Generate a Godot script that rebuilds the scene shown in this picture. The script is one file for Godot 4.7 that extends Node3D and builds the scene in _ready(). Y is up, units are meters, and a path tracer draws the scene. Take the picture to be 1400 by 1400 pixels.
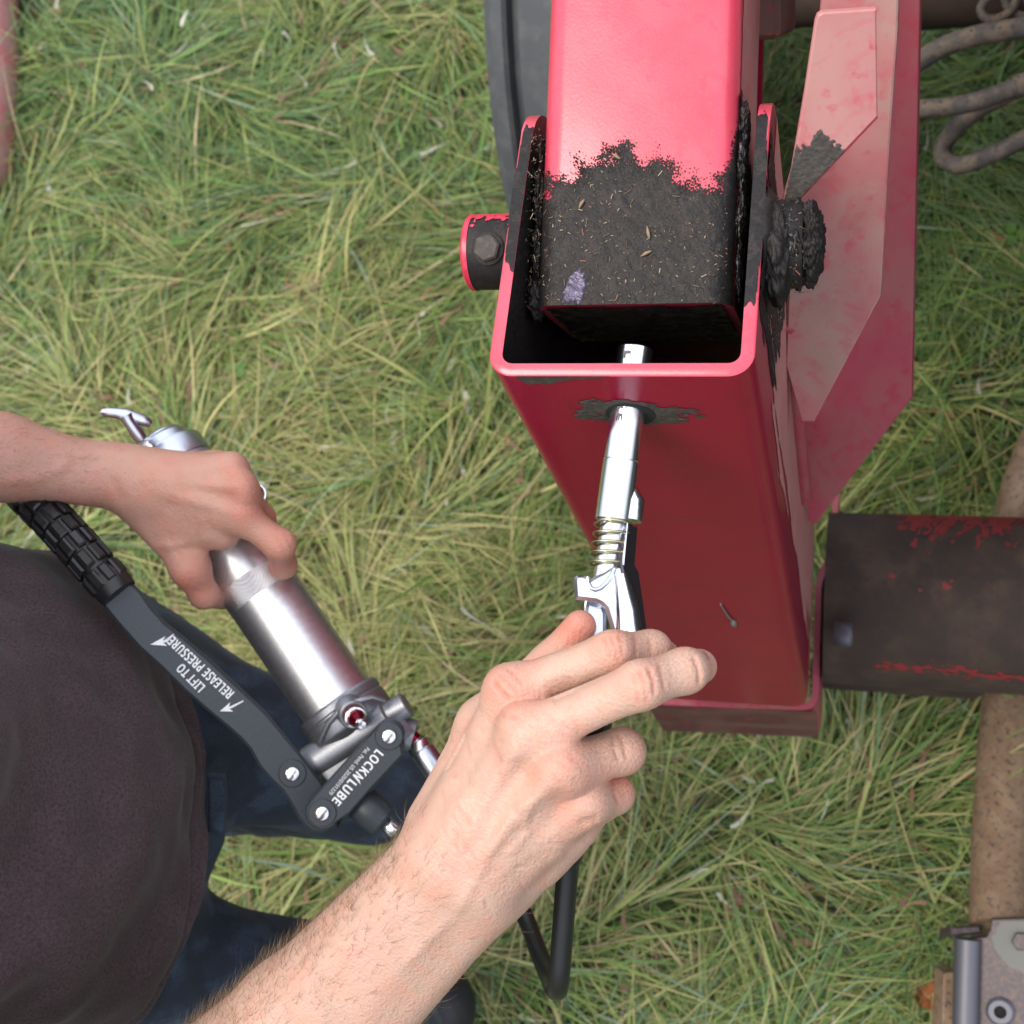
extends Node3D
# A person greases the pivot of a red implement: seen from above over a lawn.
# Working space of most builders: x right, y down, z away from the lens, in metres ("rdf"); w() turns it into the world.

const F := 1824.0            # focal length in pixels of a 1400 pixel square frame
const CAM_H := 1.5
const DOWN := Vector3(0.23629, 0.36052, 0.90233)     # the plumb line, and the axis of the red post
const EX := Vector3(0.96426, 0.02754, -0.26351)      # level, along the axle
const EB := Vector3(0.11985, -0.93235, 0.34113)      # level, away from the viewer
const PO := Vector3(-0.01222, -0.06573, 0.64301)     # front left corner of the post's rim

var B: Basis
var eye := Vector3(0, CAM_H, 0)
var rng := RandomNumberGenerator.new()
var noise := FastNoiseLite.new()
var M := {}
var used := {}

func c(px: float, py: float, d: float) -> Vector3:
	return Vector3((px - 700.0) / F * d, (py - 700.0) / F * d, d)

func w(v: Vector3) -> Vector3:
	return eye + B * Vector3(v.x, -v.y, -v.z)

func wd(v: Vector3) -> Vector3:
	return B * Vector3(v.x, -v.y, -v.z)

func gnd(px: float, py: float, h := 0.0) -> Vector3:     # rdf point at height h over the lawn
	var r := c(px, py, 1.0)
	return r * ((CAM_H - h) / r.dot(DOWN))

func post(s: float, b: float, t: float) -> Vector3:      # rdf point from the post's own axes
	return PO + EX * s + EB * b + DOWN * t

# ---------------------------------------------------------------- naming
func numbered(called: String, parent: Node) -> String:
	var key := str(parent.get_instance_id()) + called
	var n: int = used.get(key, 0)
	used[key] = n + 1
	return called if n == 0 else "%s_%03d" % [called, n]

func thing(called: String, label: String, category: String, base: Vector3, group := "") -> Node3D:
	var o := Node3D.new()
	o.name = numbered(called, self)
	add_child(o, true)
	o.position = base
	o.set_meta("label", label)
	o.set_meta("category", category)
	if group != "":
		o.set_meta("group", group)
	return o

func origin_of(n: Node) -> Vector3:
	var p := Vector3.ZERO
	while n is Node3D and n != self:
		p += (n as Node3D).position
		n = n.get_parent()
	return p

func put(called: String, mesh: Mesh, m: Material, parent: Node) -> MeshInstance3D:
	var o := MeshInstance3D.new()
	o.name = numbered(called, parent)
	o.mesh = mesh
	if m != null:
		o.material_override = m
	parent.add_child(o, true)
	return o

# ---------------------------------------------------------------- mesh builder (takes world points)
class MB:
	var st := SurfaceTool.new()
	var g := 1
	var col := Color.WHITE
	func _init() -> void:
		st.begin(Mesh.PRIMITIVE_TRIANGLES)
	func tri(a: Vector3, b: Vector3, d: Vector3, flat := false) -> void:   # counter-clockwise from outside
		st.set_smooth_group(-1 if flat else g)
		st.set_color(col)
		st.add_vertex(a); st.add_vertex(d); st.add_vertex(b)
	func quad(a: Vector3, b: Vector3, d: Vector3, e: Vector3, flat := false) -> void:
		tri(a, b, d, flat); tri(a, d, e, flat)
	func fan(r: Array, flip: bool) -> void:
		g += 1
		var m := Vector3.ZERO
		for p in r: m += p
		m /= r.size()
		for i in r.size():
			var a: Vector3 = r[i]
			var b: Vector3 = r[(i + 1) % r.size()]
			if flip: tri(m, b, a)
			else: tri(m, a, b)
	func strip(r0: Array, r1: Array, flat := false) -> void:       # rings counter-clockwise round the direction r0 > r1
		var n := r0.size()
		for j in n:
			var k := (j + 1) % n
			quad(r0[j], r0[k], r1[k], r1[j], flat)
	func loft(rings: Array, caps := true) -> void:
		g += 1
		for i in rings.size() - 1: strip(rings[i], rings[i + 1])
		if caps:
			fan(rings[0], true); fan(rings[-1], false)
	func ring(p: Vector3, n: Vector3, b: Vector3, r: float, seg: int) -> Array:
		var o := []
		for j in seg:
			var a := TAU * j / seg
			o.append(p + (n * cos(a) + b * sin(a)) * r)
		return o
	func tube(path: Array, radii, seg := 12, caps := true) -> void:
		g += 1
		var t: Vector3 = (path[1] - path[0]).normalized()
		var n := t.cross(Vector3(0.3, 0.5, 0.81)).normalized()
		var rings := []
		for i in path.size():
			var a: Vector3 = path[maxi(i - 1, 0)]
			var b: Vector3 = path[mini(i + 1, path.size() - 1)]
			t = (b - a).normalized()
			n = (n - t * n.dot(t)).normalized()
			rings.append(ring(path[i], n, t.cross(n), radii if radii is float else radii[i], seg))
		loft(rings, caps)
	func lathe(o: Vector3, axis: Vector3, prof: Array, seg := 32, caps := true) -> void:   # prof: [along, radius]
		axis = axis.normalized()
		var n := axis.cross(Vector3(0.3, 0.5, 0.81)).normalized()
		var b := axis.cross(n)
		var prev := []
		var pd := Vector2.ZERO
		g += 1
		for i in prof.size():
			var r := ring(o + axis * prof[i][0], n, b, maxf(prof[i][1], 1e-5), seg)
			if i > 0:
				var d := Vector2(prof[i][0] - prof[i - 1][0], prof[i][1] - prof[i - 1][1]).normalized()
				if i > 1 and d.dot(pd) < 0.86: g += 1
				pd = d
				strip(prev, r)
			elif caps: fan(r, true)
			prev = r
		if caps: fan(prev, false)
	func prism(poly: Array, thick: Vector3, bev := 0.0) -> void:    # planar world polygon pushed along thick
		var n := poly.size()
		var nrm := -thick.normalized()
		var area := Vector3.ZERO
		for i in n: area += (poly[i] - poly[0]).cross(poly[(i + 1) % n] - poly[0])
		var pts := poly.duplicate()
		if area.dot(nrm) < 0: pts.reverse()
		var inset := []
		for i in n:
			var e0: Vector3 = (pts[i] - pts[(i + n - 1) % n]).normalized()
			var e1: Vector3 = (pts[(i + 1) % n] - pts[i]).normalized()
			var n0 := nrm.cross(e0)
			var n1 := nrm.cross(e1)
			var m := (n0 + n1).normalized()
			inset.append(m * (bev / maxf(m.dot(n0), 0.4)))
		var u: Vector3 = (pts[1] - pts[0]).normalized()
		var v := nrm.cross(u)
		var flat2 := PackedVector2Array()
		var r := [[], [], [], []]
		var tn := thick.normalized()
		for i in n:
			var p: Vector3 = pts[i]
			r[0].append(p + inset[i]); r[1].append(p + tn * bev)
			r[2].append(p + thick - tn * bev); r[3].append(p + thick + inset[i])
			var q: Vector3 = r[0][i] - pts[0]
			flat2.append(Vector2(q.dot(u), q.dot(v)))
		var ix := Geometry2D.triangulate_polygon(flat2)
		for i in range(0, ix.size(), 3):
			var a := ix[i]; var b := ix[i + 1]; var d := ix[i + 2]
			if (flat2[b] - flat2[a]).cross(flat2[d] - flat2[a]) < 0:
				var s := b; b = d; d = s
			tri(r[0][a], r[0][b], r[0][d], true)
			tri(r[3][a], r[3][d], r[3][b], true)
		for i in n:
			var k := (i + 1) % n
			var e0: Vector3 = (pts[i] - pts[(i + n - 1) % n]).normalized()
			var e1: Vector3 = (pts[k] - pts[i]).normalized()
			if i == 0 or e0.dot(e1) < 0.85: g += 3
			for q in 3:
				if bev == 0.0 and q != 1: continue
				g += q
				quad(r[q + 1][i], r[q + 1][k], r[q][k], r[q][i])
				g -= q
	func box(o: Vector3, a: Vector3, b: Vector3, d: Vector3, bev := 0.001) -> void:    # corner and three edges
		prism([o, o + a, o + a + b, o + b], d, bev)
	func done(off: Vector3) -> ArrayMesh:
		st.generate_normals()
		var me := st.commit()
		if off == Vector3.ZERO: return me
		var ar := me.surface_get_arrays(0)
		var v: PackedVector3Array = ar[Mesh.ARRAY_VERTEX]
		for i in v.size(): v[i] -= off
		ar[Mesh.ARRAY_VERTEX] = v
		var out := ArrayMesh.new()
		out.add_surface_from_arrays(Mesh.PRIMITIVE_TRIANGLES, ar)
		return out

func build(called: String, mb: MB, m: Material, parent: Node) -> MeshInstance3D:
	return put(called, mb.done(origin_of(parent)), m, parent)

func ws(a: Array) -> Array:
	var o := []
	for p in a: o.append(w(p))
	return o

func smooth_path(pts: Array, per := 8) -> Array:
	var cv := Curve3D.new()
	for i in pts.size():
		var a: Vector3 = pts[maxi(i - 1, 0)]
		var b: Vector3 = pts[mini(i + 1, pts.size() - 1)]
		var t := (b - a) / 6.0
		cv.add_point(pts[i], -t, t)
	var o := []
	var n := (pts.size() - 1) * per
	for i in n + 1:
		var f := float(i) / per
		var k := mini(int(f), pts.size() - 2)
		o.append(cv.sample(k, f - k))
	return o

# a thin uneven coat over a flat or curved face: pos(u, v) gives the rdf point, nrm the rdf normal, mask(u, v) > 0 where it lies
func coat(called: String, parent: Node, m: Material, u1: float, v1: float, cell: float, pos: Callable, nrm: Vector3, mask: Callable, rise: Callable, tint = null) -> MeshInstance3D:
	var nu := int(u1 / cell) + 1
	var nv := int(v1 / cell) + 1
	var off := origin_of(parent)
	var P := PackedVector3Array(); P.resize(nu * nv)
	var K := PackedFloat32Array(); K.resize(nu * nv)
	for j in nv:
		for i in nu:
			var u := i * cell
			var v := j * cell
			var k: float = mask.call(u, v)
			K[j * nu + i] = k
			P[j * nu + i] = w(pos.call(u, v) + nrm * (float(rise.call(u, v)) * smoothstep(0.0, 0.35, k) + 0.0003)) - off
	var st := SurfaceTool.new()
	st.begin(Mesh.PRIMITIVE_TRIANGLES)
	st.set_smooth_group(0)
	var nw := wd(nrm)
	for j in nv - 1:
		for i in nu - 1:
			var a := j * nu + i
			if K[a] + K[a + 1] + K[a + nu] + K[a + nu + 1] <= 0.0: continue
			if tint != null: st.set_color(tint.call(i * cell, j * cell))
			var q := [P[a], P[a + 1], P[a + nu + 1], P[a + nu]]
			if (q[1] - q[0]).cross(q[2] - q[0]).dot(nw) > 0: q.reverse()
			for k in [0, 1, 2, 0, 2, 3]: st.add_vertex(q[k])
	st.generate_normals()
	return put(called, st.commit(), m, parent)

# ---------------------------------------------------------------- distance field > one continuous skin
# bone: [a, b, radius a, radius b, group]; groups above 0 blend with group 0 but not with each other
func field(bones: Array, cell: float, kk: Array, kf: float) -> Dictionary:
	var lo := Vector3.INF
	var hi := -Vector3.INF
	for b in bones:
		var r: float = maxf(b[2], b[3]) + 0.008 + cell * 3
		for p in [b[0], b[1]]:
			lo = lo.min(p - Vector3.ONE * r); hi = hi.max(p + Vector3.ONE * r)
	const S := 6
	var bx := int((hi.x - lo.x) / cell / S) + 1
	var by := int((hi.y - lo.y) / cell / S) + 1
	var bz := int((hi.z - lo.z) / cell / S) + 1
	var nx := bx * S; var ny := by * S; var nz := bz * S
	var nxy := nx * ny
	var N := nxy * nz
	var ng := 1
	for b in bones: ng = maxi(ng, b[4] + 1)
	var G := []
	for g in ng:
		var ar := PackedFloat32Array(); ar.resize(N); G.append(ar)
	var bm := PackedInt32Array(); bm.resize(bx * by * bz)
	for g in ng:
		var ar: PackedFloat32Array = G[g]
		G[g] = null
		var k: float = kk[mini(g, kk.size() - 1)]
		var marg := 6.0 * k
		for bo in bones:
			if bo[4] != g: continue
			var a: Vector3 = bo[0]; var ab: Vector3 = bo[1] - a
			var ra: float = bo[2]; var dr: float = bo[3] - ra
			var l2 := maxf(ab.length_squared(), 1e-9)
			var rm := maxf(ra, ra + dr) + marg
			var l := (a.min(bo[1]) - Vector3.ONE * rm - lo) / (cell * S)
			var h := (a.max(bo[1]) + Vector3.ONE * rm - lo) / (cell * S)
			var half := cell * S * 0.5
			var reach := half * 1.74 + marg
			for z in range(maxi(int(l.z), 0), mini(int(h.z) + 1, bz)):
				for y in range(maxi(int(l.y), 0), mini(int(h.y) + 1, by)):
					for x in range(maxi(int(l.x), 0), mini(int(h.x) + 1, bx)):
						var p := lo + Vector3(x, y, z) * (cell * S)
						var pc := p + Vector3.ONE * half - a
						var t := clampf(pc.dot(ab) / l2, 0.0, 1.0)
						var d := (pc - ab * t).length() - ra - dr * t
						if d > reach: continue
						bm[(z * by + y) * bx + x] |= 1 << g
						var deep := d < -reach
						for zz in S:
							for yy in S:
								var i := (z * S + zz) * nxy + (y * S + yy) * nx + x * S
								var q := p - a + Vector3(0, yy, zz) * cell
								for xx in S:
									if deep:
										ar[i] += 400.0
									else:
										t = clampf(q.dot(ab) / l2, 0.0, 1.0)
										d = (q - ab * t).length() - ra - dr * t
										ar[i] += exp(minf(-d / k, 6.0))
									i += 1
									q.x += cell
		G[g] = ar
	var V := PackedFloat32Array(); V.resize(N); V.fill(1.0)
	var A0: PackedFloat32Array = G[0]
	var k0: float = kk[0]
	for z in bz:
		for y in by:
			for x in bx:
				var m := bm[(z * by + y) * bx + x]
				if m == 0: continue
				for zz in S:
					for yy in S:
						var i := (z * S + zz) * nxy + (y * S + yy) * nx + x * S
						for xx in S:
							V[i] = -k0 * log(A0[i]) if A0[i] > 1e-6 else 0.05
							i += 1
				for g in range(1, ng):
					if m & (1 << g) == 0: continue
					var ar: PackedFloat32Array = G[g]
					var k: float = kk[mini(g, kk.size() - 1)]
					for zz in S:
						for yy in S:
							var i := (z * S + zz) * nxy + (y * S + yy) * nx + x * S
							for xx in S:
								if ar[i] > 1e-6:
									var d := -k * log(ar[i])
									var d0 := -k0 * log(A0[i]) if A0[i] > 1e-6 else 0.05
									var hh := maxf(kf - absf(d - d0), 0.0) / kf
									V[i] = minf(V[i], minf(d, d0) - hh * hh * kf * 0.25)
								i += 1
	G.clear()
	# surface nets
	var id := PackedInt32Array(); id.resize(N); id.fill(-1)
	var verts := PackedVector3Array()
	var idx := PackedInt32Array()
	var corner := [0, 1, nx, nx + 1, nxy, nxy + 1, nxy + nx, nxy + nx + 1]
	var co := [Vector3(0, 0, 0), Vector3(1, 0, 0), Vector3(0, 1, 0), Vector3(1, 1, 0), Vector3(0, 0, 1), Vector3(1, 0, 1), Vector3(0, 1, 1), Vector3(1, 1, 1)]
	var ed := [[0, 1], [2, 3], [4, 5], [6, 7], [0, 2], [1, 3], [4, 6], [5, 7], [0, 4], [1, 5], [2, 6], [3, 7]]
	for pas in 2:
		for z in bz:
			for y in by:
				for x in bx:
					if bm[(z * by + y) * bx + x] == 0: continue
					for zz in S:
						var Z := z * S + zz
						if Z == nz - 1: continue
						for yy in S:
							var Y := y * S + yy
							if Y == ny - 1: continue
							for xx in S:
								var X := x * S + xx
								if X == nx - 1: continue
								var i := Z * nxy + Y * nx + X
								var v0 := V[i]
								if pas == 0:
									if absf(v0) > cell * 2.6: continue
									var cnt := 0
									for q in 8:
										if V[i + corner[q]] < 0.0: cnt += 1
									if cnt == 0 or cnt == 8: continue
									var s := Vector3.ZERO
									var n := 0
									for e in ed:
										var a := V[i + corner[e[0]]]
										var b := V[i + corner[e[1]]]
										if (a < 0.0) != (b < 0.0):
											s += (co[e[0]] as Vector3).lerp(co[e[1]], a / (a - b)); n += 1
									id[i] = verts.size()
									verts.append(lo + (Vector3(X, Y, Z) + s / n) * cell)
								else:
									if id[i] < 0 or X == 0 or Y == 0 or Z == 0: continue
									for ax in 3:
										var st: int = [1, nx, nxy][ax]
										var u: int = [nx, nxy, 1][ax]
										var v: int = [nxy, 1, nx][ax]
										var v1 := V[i + st]
										if (v0 < 0.0) == (v1 < 0.0): continue
										var a := id[i]; var b := id[i - u]; var d := id[i - u - v]; var e := id[i - v]
										if a < 0 or b < 0 or d < 0 or e < 0: continue
										if v0 < 0.0: idx.append_array([a, b, d, a, d, e])
										else: idx.append_array([a, d, b, a, e, d])
	return {"v": verts, "i": idx, "c": cell}

func vertex_normals(v: PackedVector3Array, ix: PackedInt32Array) -> PackedVector3Array:
	var n := PackedVector3Array(); n.resize(v.size())
	for i in range(0, ix.size(), 3):
		var a := ix[i]; var b := ix[i + 1]; var d := ix[i + 2]
		var f := (v[b] - v[a]).cross(v[d] - v[a])
		n[a] += f; n[b] += f; n[d] += f
	for i in n.size(): n[i] = n[i].normalized()
	return n

# features: [a, b, height, width, tint or null]: ridges (height > 0) and creases (height < 0) along a segment, fading at its ends
func sculpt(f: Dictionary, feats: Array) -> void:
	var v: PackedVector3Array = f.v
	var n := vertex_normals(v, f.i)
	if n.size() > 0:      # normals must face outwards
		var best := 0
		for i in v.size():
			if v[i].x > v[best].x: best = i
		if n[best].x < 0:
			var ix: PackedInt32Array = f.i
			for i in range(0, ix.size(), 3):
				var s := ix[i + 1]; ix[i + 1] = ix[i + 2]; ix[i + 2] = s
			f.i = ix
			n = vertex_normals(v, f.i)
	var disp := PackedFloat32Array(); disp.resize(v.size())
	for ft in feats:
		var a: Vector3 = ft[0]; var ab: Vector3 = ft[1] - a
		var wd_: float = ft[3]; var am: float = ft[2]
		var l2 := maxf(ab.length_squared(), 1e-10)
		var lo := a.min(ft[1]) - Vector3.ONE * wd_ * 3.0
		var hi := a.max(ft[1]) + Vector3.ONE * wd_ * 3.0
		for i in v.size():
			var p := v[i]
			if p.x < lo.x or p.y < lo.y or p.z < lo.z or p.x > hi.x or p.y > hi.y or p.z > hi.z: continue
			var tt := (p - a).dot(ab) / l2
			var t := clampf(tt, 0.0, 1.0)
			var d2 := (p - a - ab * t).length_squared()
			disp[i] += am * exp(-d2 / (wd_ * wd_)) * (1.0 if l2 < 1e-8 else smoothstep(0.0, 0.3, minf(t, 1.0 - t) + 0.08))
	for i in v.size(): v[i] += n[i] * disp[i]
	f.v = v
	f.n = vertex_normals(v, f.i)

# marks on the side that faces the work: [x0, y0, x1, y1, height, width], ends in pixels, height and width in metres; they follow the surface
func mark(f: Dictionary, marks: Array) -> void:
	var v: PackedVector3Array = f.v
	var n: PackedVector3Array = f.n
	var disp := PackedFloat32Array(); disp.resize(v.size())
	var tin := PackedFloat32Array(); tin.resize(v.size())
	var px := PackedVector2Array(); px.resize(v.size())
	for i in v.size(): px[i] = Vector2(700 + F * v[i].x / v[i].z, 700 + F * v[i].y / v[i].z)
	for m in marks:
		var a := Vector2(m[0], m[1]); var ab := Vector2(m[2], m[3]) - a
		var l2 := maxf(ab.length_squared(), 1e-6)
		var am: float = m[4]; var wp: float = m[5] * F / (0.6 if v[0].z < 0.8 else 0.88)
		var lo := a.min(a + ab) - Vector2.ONE * wp * 2.5
		var hi := a.max(a + ab) + Vector2.ONE * wp * 2.5
		for i in v.size():
			var p := px[i]
			if p.x < lo.x or p.y < lo.y or p.x > hi.x or p.y > hi.y or n[i].z > -0.05: continue
			var t := clampf((p - a).dot(ab) / l2, 0.0, 1.0)
			var d2 := (p - a - ab * t).length_squared()
			var e := exp(-d2 / (wp * wp)) * (1.0 if l2 < 1.0 else smoothstep(0.0, 0.3, minf(t, 1.0 - t) + 0.08))
			disp[i] += am * e
			if am < 0.0 and m[5] < 0.0015: tin[i] += e * am / -0.0012
	for i in v.size(): v[i] += n[i] * disp[i]
	f.v = v
	f.t = tin
	f.n = vertex_normals(v, f.i)

func skin_mesh(f: Dictionary, off: Vector3, color = null) -> Array:
	var v: PackedVector3Array = f.v
	var n: PackedVector3Array = f.n
	var ov := PackedVector3Array(); ov.resize(v.size())
	var on := PackedVector3Array(); on.resize(v.size())
	var oc := PackedColorArray(); oc.resize(v.size())
	for i in v.size():
		ov[i] = w(v[i]) - off
		on[i] = wd(n[i])
		if color != null: oc[i] = color.call(v[i], n[i], (f.t[i] if f.has("t") else 0.0))
	var ix: PackedInt32Array = f.i
	for i in range(0, ix.size(), 3):
		var s := ix[i + 1]; ix[i + 1] = ix[i + 2]; ix[i + 2] = s
	# rdf > world keeps handedness (half turn about x), so counter-clockwise became clockwise here
	var ar := []
	ar.resize(Mesh.ARRAY_MAX)
	ar[Mesh.ARRAY_VERTEX] = ov; ar[Mesh.ARRAY_NORMAL] = on; ar[Mesh.ARRAY_INDEX] = ix
	if color != null: ar[Mesh.ARRAY_COLOR] = oc
	return ar

# ---------------------------------------------------------------- materials
func lin(r: float, g: float, b: float) -> Color:
	return Color(r, g, b).linear_to_srgb()

func noise_field(size: int, freq: float, seed_: int, oct := 4, cellular := false) -> PackedFloat32Array:
	var n := FastNoiseLite.new()
	n.seed = seed_
	n.frequency = freq
	n.noise_type = FastNoiseLite.TYPE_CELLULAR if cellular else FastNoiseLite.TYPE_SIMPLEX_SMOOTH
	n.fractal_octaves = oct
	var im := n.get_seamless_image(size, size)
	im.convert(Image.FORMAT_L8)
	var d := im.get_data()
	var o := PackedFloat32Array()
	o.resize(size * size)
	for i in o.size(): o[i] = d[i] / 255.0
	return o

# layers: [linear colour, noise field, from, to]: each lies over the last where its noise passes from..to
func painted(size: int, base: Color, layers: Array) -> ImageTexture:
	var by := PackedByteArray()
	by.resize(size * size * 3)
	for i in size * size:
		var r := base.r; var g := base.g; var b := base.b
		for l in layers:
			var k := smoothstep(l[2], l[3], (l[1] as PackedFloat32Array)[i])
			if l.size() > 4: k *= l[4]
			var cc: Color = l[0]
			r += (cc.r - r) * k; g += (cc.g - g) * k; b += (cc.b - b) * k
		var s := Color(r, g, b).linear_to_srgb()
		by[i * 3] = int(clampf(s.r, 0, 1) * 255.0); by[i * 3 + 1] = int(clampf(s.g, 0, 1) * 255.0); by[i * 3 + 2] = int(clampf(s.b, 0, 1) * 255.0)
	return ImageTexture.create_from_image(Image.create_from_data(size, size, false, Image.FORMAT_RGB8, by))

func grey(size: int, f: PackedFloat32Array) -> ImageTexture:
	var by := PackedByteArray()
	by.resize(size * size)
	for i in by.size(): by[i] = int(clampf(f[i], 0, 1) * 255.0)
	return ImageTexture.create_from_image(Image.create_from_data(size, size, false, Image.FORMAT_L8, by))

func normal_map(size: int, f: PackedFloat32Array, strength: float) -> ImageTexture:
	var by := PackedByteArray()
	by.resize(size * size)
	for i in by.size(): by[i] = int(clampf(f[i], 0, 1) * 255.0)
	var im := Image.create_from_data(size, size, false, Image.FORMAT_L8, by)
	im.convert(Image.FORMAT_RGBA8)
	im.bump_map_to_normal_map(strength)
	return ImageTexture.create_from_image(im)

func mat(called: String, col: Color, rough: float, metal := 0.0) -> StandardMaterial3D:
	var m := StandardMaterial3D.new()
	m.resource_name = called
	m.albedo_color = col
	m.roughness = rough
	m.metallic = metal
	m.metallic_specular = 0.5
	M[called] = m
	return m

func tri_map(m: StandardMaterial3D, per_metre: float, tex: Texture2D, nrm: Texture2D = null, ns := 1.0, rough: Texture2D = null) -> void:
	m.uv1_triplanar = true
	m.uv1_world_triplanar = true
	m.uv1_scale = Vector3.ONE * per_metre
	if tex: m.albedo_texture = tex
	if nrm:
		m.normal_enabled = true
		m.normal_texture = nrm
		m.normal_scale = ns
	if rough: m.roughness_texture = rough

func materials() -> void:
	var n1 := noise_field(512, 0.008, 1, 5)
	var n2 := noise_field(512, 0.03, 2, 4)
	var n3 := noise_field(512, 0.12, 3, 2)
	var n4 := noise_field(512, 0.2, 4, 1)
	var red := Color(0.25, 0.0025, 0.028)
	var dust := Color(0.33, 0.20, 0.175)
	var m: StandardMaterial3D
	# glossy red, faded by a thin film of dust
	m = mat("red_top", Color.WHITE, 0.33)
	tri_map(m, 5.0, painted(512, Color(0.52, 0.042, 0.080), [[Color(0.53, 0.080, 0.115), n1, 0.3, 0.75, 0.5], [Color(0.47, 0.022, 0.05), n2, 0.55, 0.85, 0.5], [Color(0.25, 0.12, 0.11), n4, 0.86, 0.93, 0.5]]), normal_map(512, n4, 1.0), 0.10)
	m.clearcoat_enabled = true; m.clearcoat = 0.4; m.clearcoat_roughness = 0.14
	m = mat("red_gloss", Color.WHITE, 0.28)
	tri_map(m, 5.0, painted(512, red, [[Color(0.20, 0.003, 0.024), n1, 0.4, 0.75, 0.5], [Color(0.22, 0.09, 0.08), n4, 0.84, 0.92, 0.5]]), normal_map(512, n3, 1.0), 0.12)
	m.clearcoat_enabled = true; m.clearcoat = 0.2; m.clearcoat_roughness = 0.15
	m.metallic_specular = 0.3
	m = mat("red_edge", lin(0.62, 0.03, 0.075), 0.35)
	tri_map(m, 6.0, painted(512, Color(0.8, 0.8, 0.8), [[Color(1, 1, 1), n2, 0.35, 0.6], [Color(0.2, 0.5, 0.4), n3, 0.74, 0.82]]))
	# dusty plates
	m = mat("red_dusty", Color.WHITE, 0.62)
	tri_map(m, 4.0, painted(512, Color(0.37, 0.105, 0.115), [[dust, n1, 0.22, 0.55, 0.9], [Color(0.40, 0.03, 0.06), n2, 0.64, 0.80, 0.75], [Color(0.25, 0.17, 0.12), n1, 0.66, 0.85, 0.6], [Color(0.12, 0.09, 0.07), n3, 0.80, 0.90, 0.7]]), normal_map(512, n3, 1.0), 0.12)
	m = mat("red_pale", Color.WHITE, 0.55)
	tri_map(m, 5.0, painted(512, Color(0.42, 0.20, 0.185), [[Color(0.41, 0.145, 0.145), n1, 0.3, 0.6, 0.7], [Color(0.45, 0.04, 0.075), n2, 0.64, 0.78, 0.8], [Color(0.36, 0.22, 0.185), n3, 0.6, 0.8, 0.5]]), normal_map(512, n3, 1.0), 0.1)
	m = mat("red_rose", Color.WHITE, 0.5)
	tri_map(m, 4.0, painted(512, Color(0.31, 0.05, 0.075), [[Color(0.27, 0.10, 0.095), n1, 0.35, 0.7, 0.8], [Color(0.33, 0.016, 0.04), n2, 0.60, 0.78, 0.7], [Color(0.22, 0.13, 0.09), n2, 0.18, 0.32, -0.0], [Color(0.13, 0.09, 0.07), n3, 0.78, 0.9, 0.6]]), normal_map(512, n3, 1.0), 0.1)
	m = mat("red_brown", Color.WHITE, 0.7)
	tri_map(m, 5.0, painted(512, Color(0.09, 0.030, 0.026), [[Color(0.12, 0.062, 0.048), n1, 0.35, 0.7], [Color(0.40, 0.03, 0.03), n2, 0.68, 0.78, 0.7]]), normal_map(512, n3, 1.0), 0.15)
	m = mat("mud", Color.WHITE, 0.85)
	tri_map(m, 5.0, painted(512, Color(0.024, 0.015, 0.011), [[Color(0.050, 0.031, 0.019), n1, 0.35, 0.75], [Color(0.04, 0.018, 0.014), n2, 0.5, 0.8]]), normal_map(512, n3, 1.0), 0.25)
	mat("red_scrape", lin(0.16, 0.011, 0.014), 0.65)
	# grease full of chaff
	m = mat("grease", Color.WHITE, 0.55)
	m.metallic_specular = 0.35
	tri_map(m, 22.0, painted(512, Color(0.011, 0.010, 0.011), [[Color(0.024, 0.020, 0.019), n1, 0.45, 0.7], [Color(0.006, 0.0055, 0.006), n2, 0.55, 0.75], [Color(0.085, 0.056, 0.038), n4, 0.74, 0.86, 0.5], [Color(0.006, 0.006, 0.007), n3, 0.18, 0.36, 0.0]]), normal_map(512, n3, 2.0), 0.5)
	m = mat("grease_wet", Color.WHITE, 0.25)
	tri_map(m, 22.0, painted(512, Color(0.012, 0.011, 0.011), [[Color(0.03, 0.025, 0.022), n2, 0.45, 0.7]]), normal_map(512, n3, 2.0), 0.6)
	m = mat("grease_dry", Color.WHITE, 0.7)
	tri_map(m, 14.0, painted(512, Color(0.040, 0.034, 0.030), [[Color(0.075, 0.062, 0.050), n2, 0.45, 0.7], [Color(0.03, 0.027, 0.025), n3, 0.6, 0.8]]), normal_map(512, n3, 2.0), 0.4)
	m = mat("grease_violet", Color.WHITE, 0.3)
	tri_map(m, 40.0, painted(512, Color(0.06, 0.05, 0.09), [[Color(0.17, 0.14, 0.24), n2, 0.5, 0.7], [Color(0.22, 0.05, 0.12), n3, 0.7, 0.85, 0.6]]), normal_map(512, n2, 3.0), 1.0)
	mat("husk", lin(0.22, 0.15, 0.085), 0.7)
	mat("chaff", Color.WHITE, 0.8).vertex_color_use_as_albedo = true
	# metals
	m = mat("chrome", lin(0.76, 0.78, 0.83), 0.17, 1.0)
	tri_map(m, 30.0, null, normal_map(512, n1, 2.0), 0.12)
	m = mat("chrome_satin", lin(0.62, 0.66, 0.75), 0.30, 1.0)
	tri_map(m, 60.0, painted(512, Color(0.78, 0.78, 0.78), [[Color(1, 1, 1), n4, 0.4, 0.6]]), normal_map(512, n4, 1.0), 0.3)
	m = mat("brushed", lin(0.84, 0.85, 0.88), 0.40, 1.0)
	tri_map(m, 10.0, painted(512, Color(0.88, 0.88, 0.88), [[Color(1, 1, 1), n2, 0.3, 0.7]]), normal_map(512, n4, 1.0), 0.12)
	m = mat("knurled", lin(0.82, 0.83, 0.86), 0.38, 1.0)
	var kn := PackedFloat32Array(); kn.resize(128 * 128)
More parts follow.
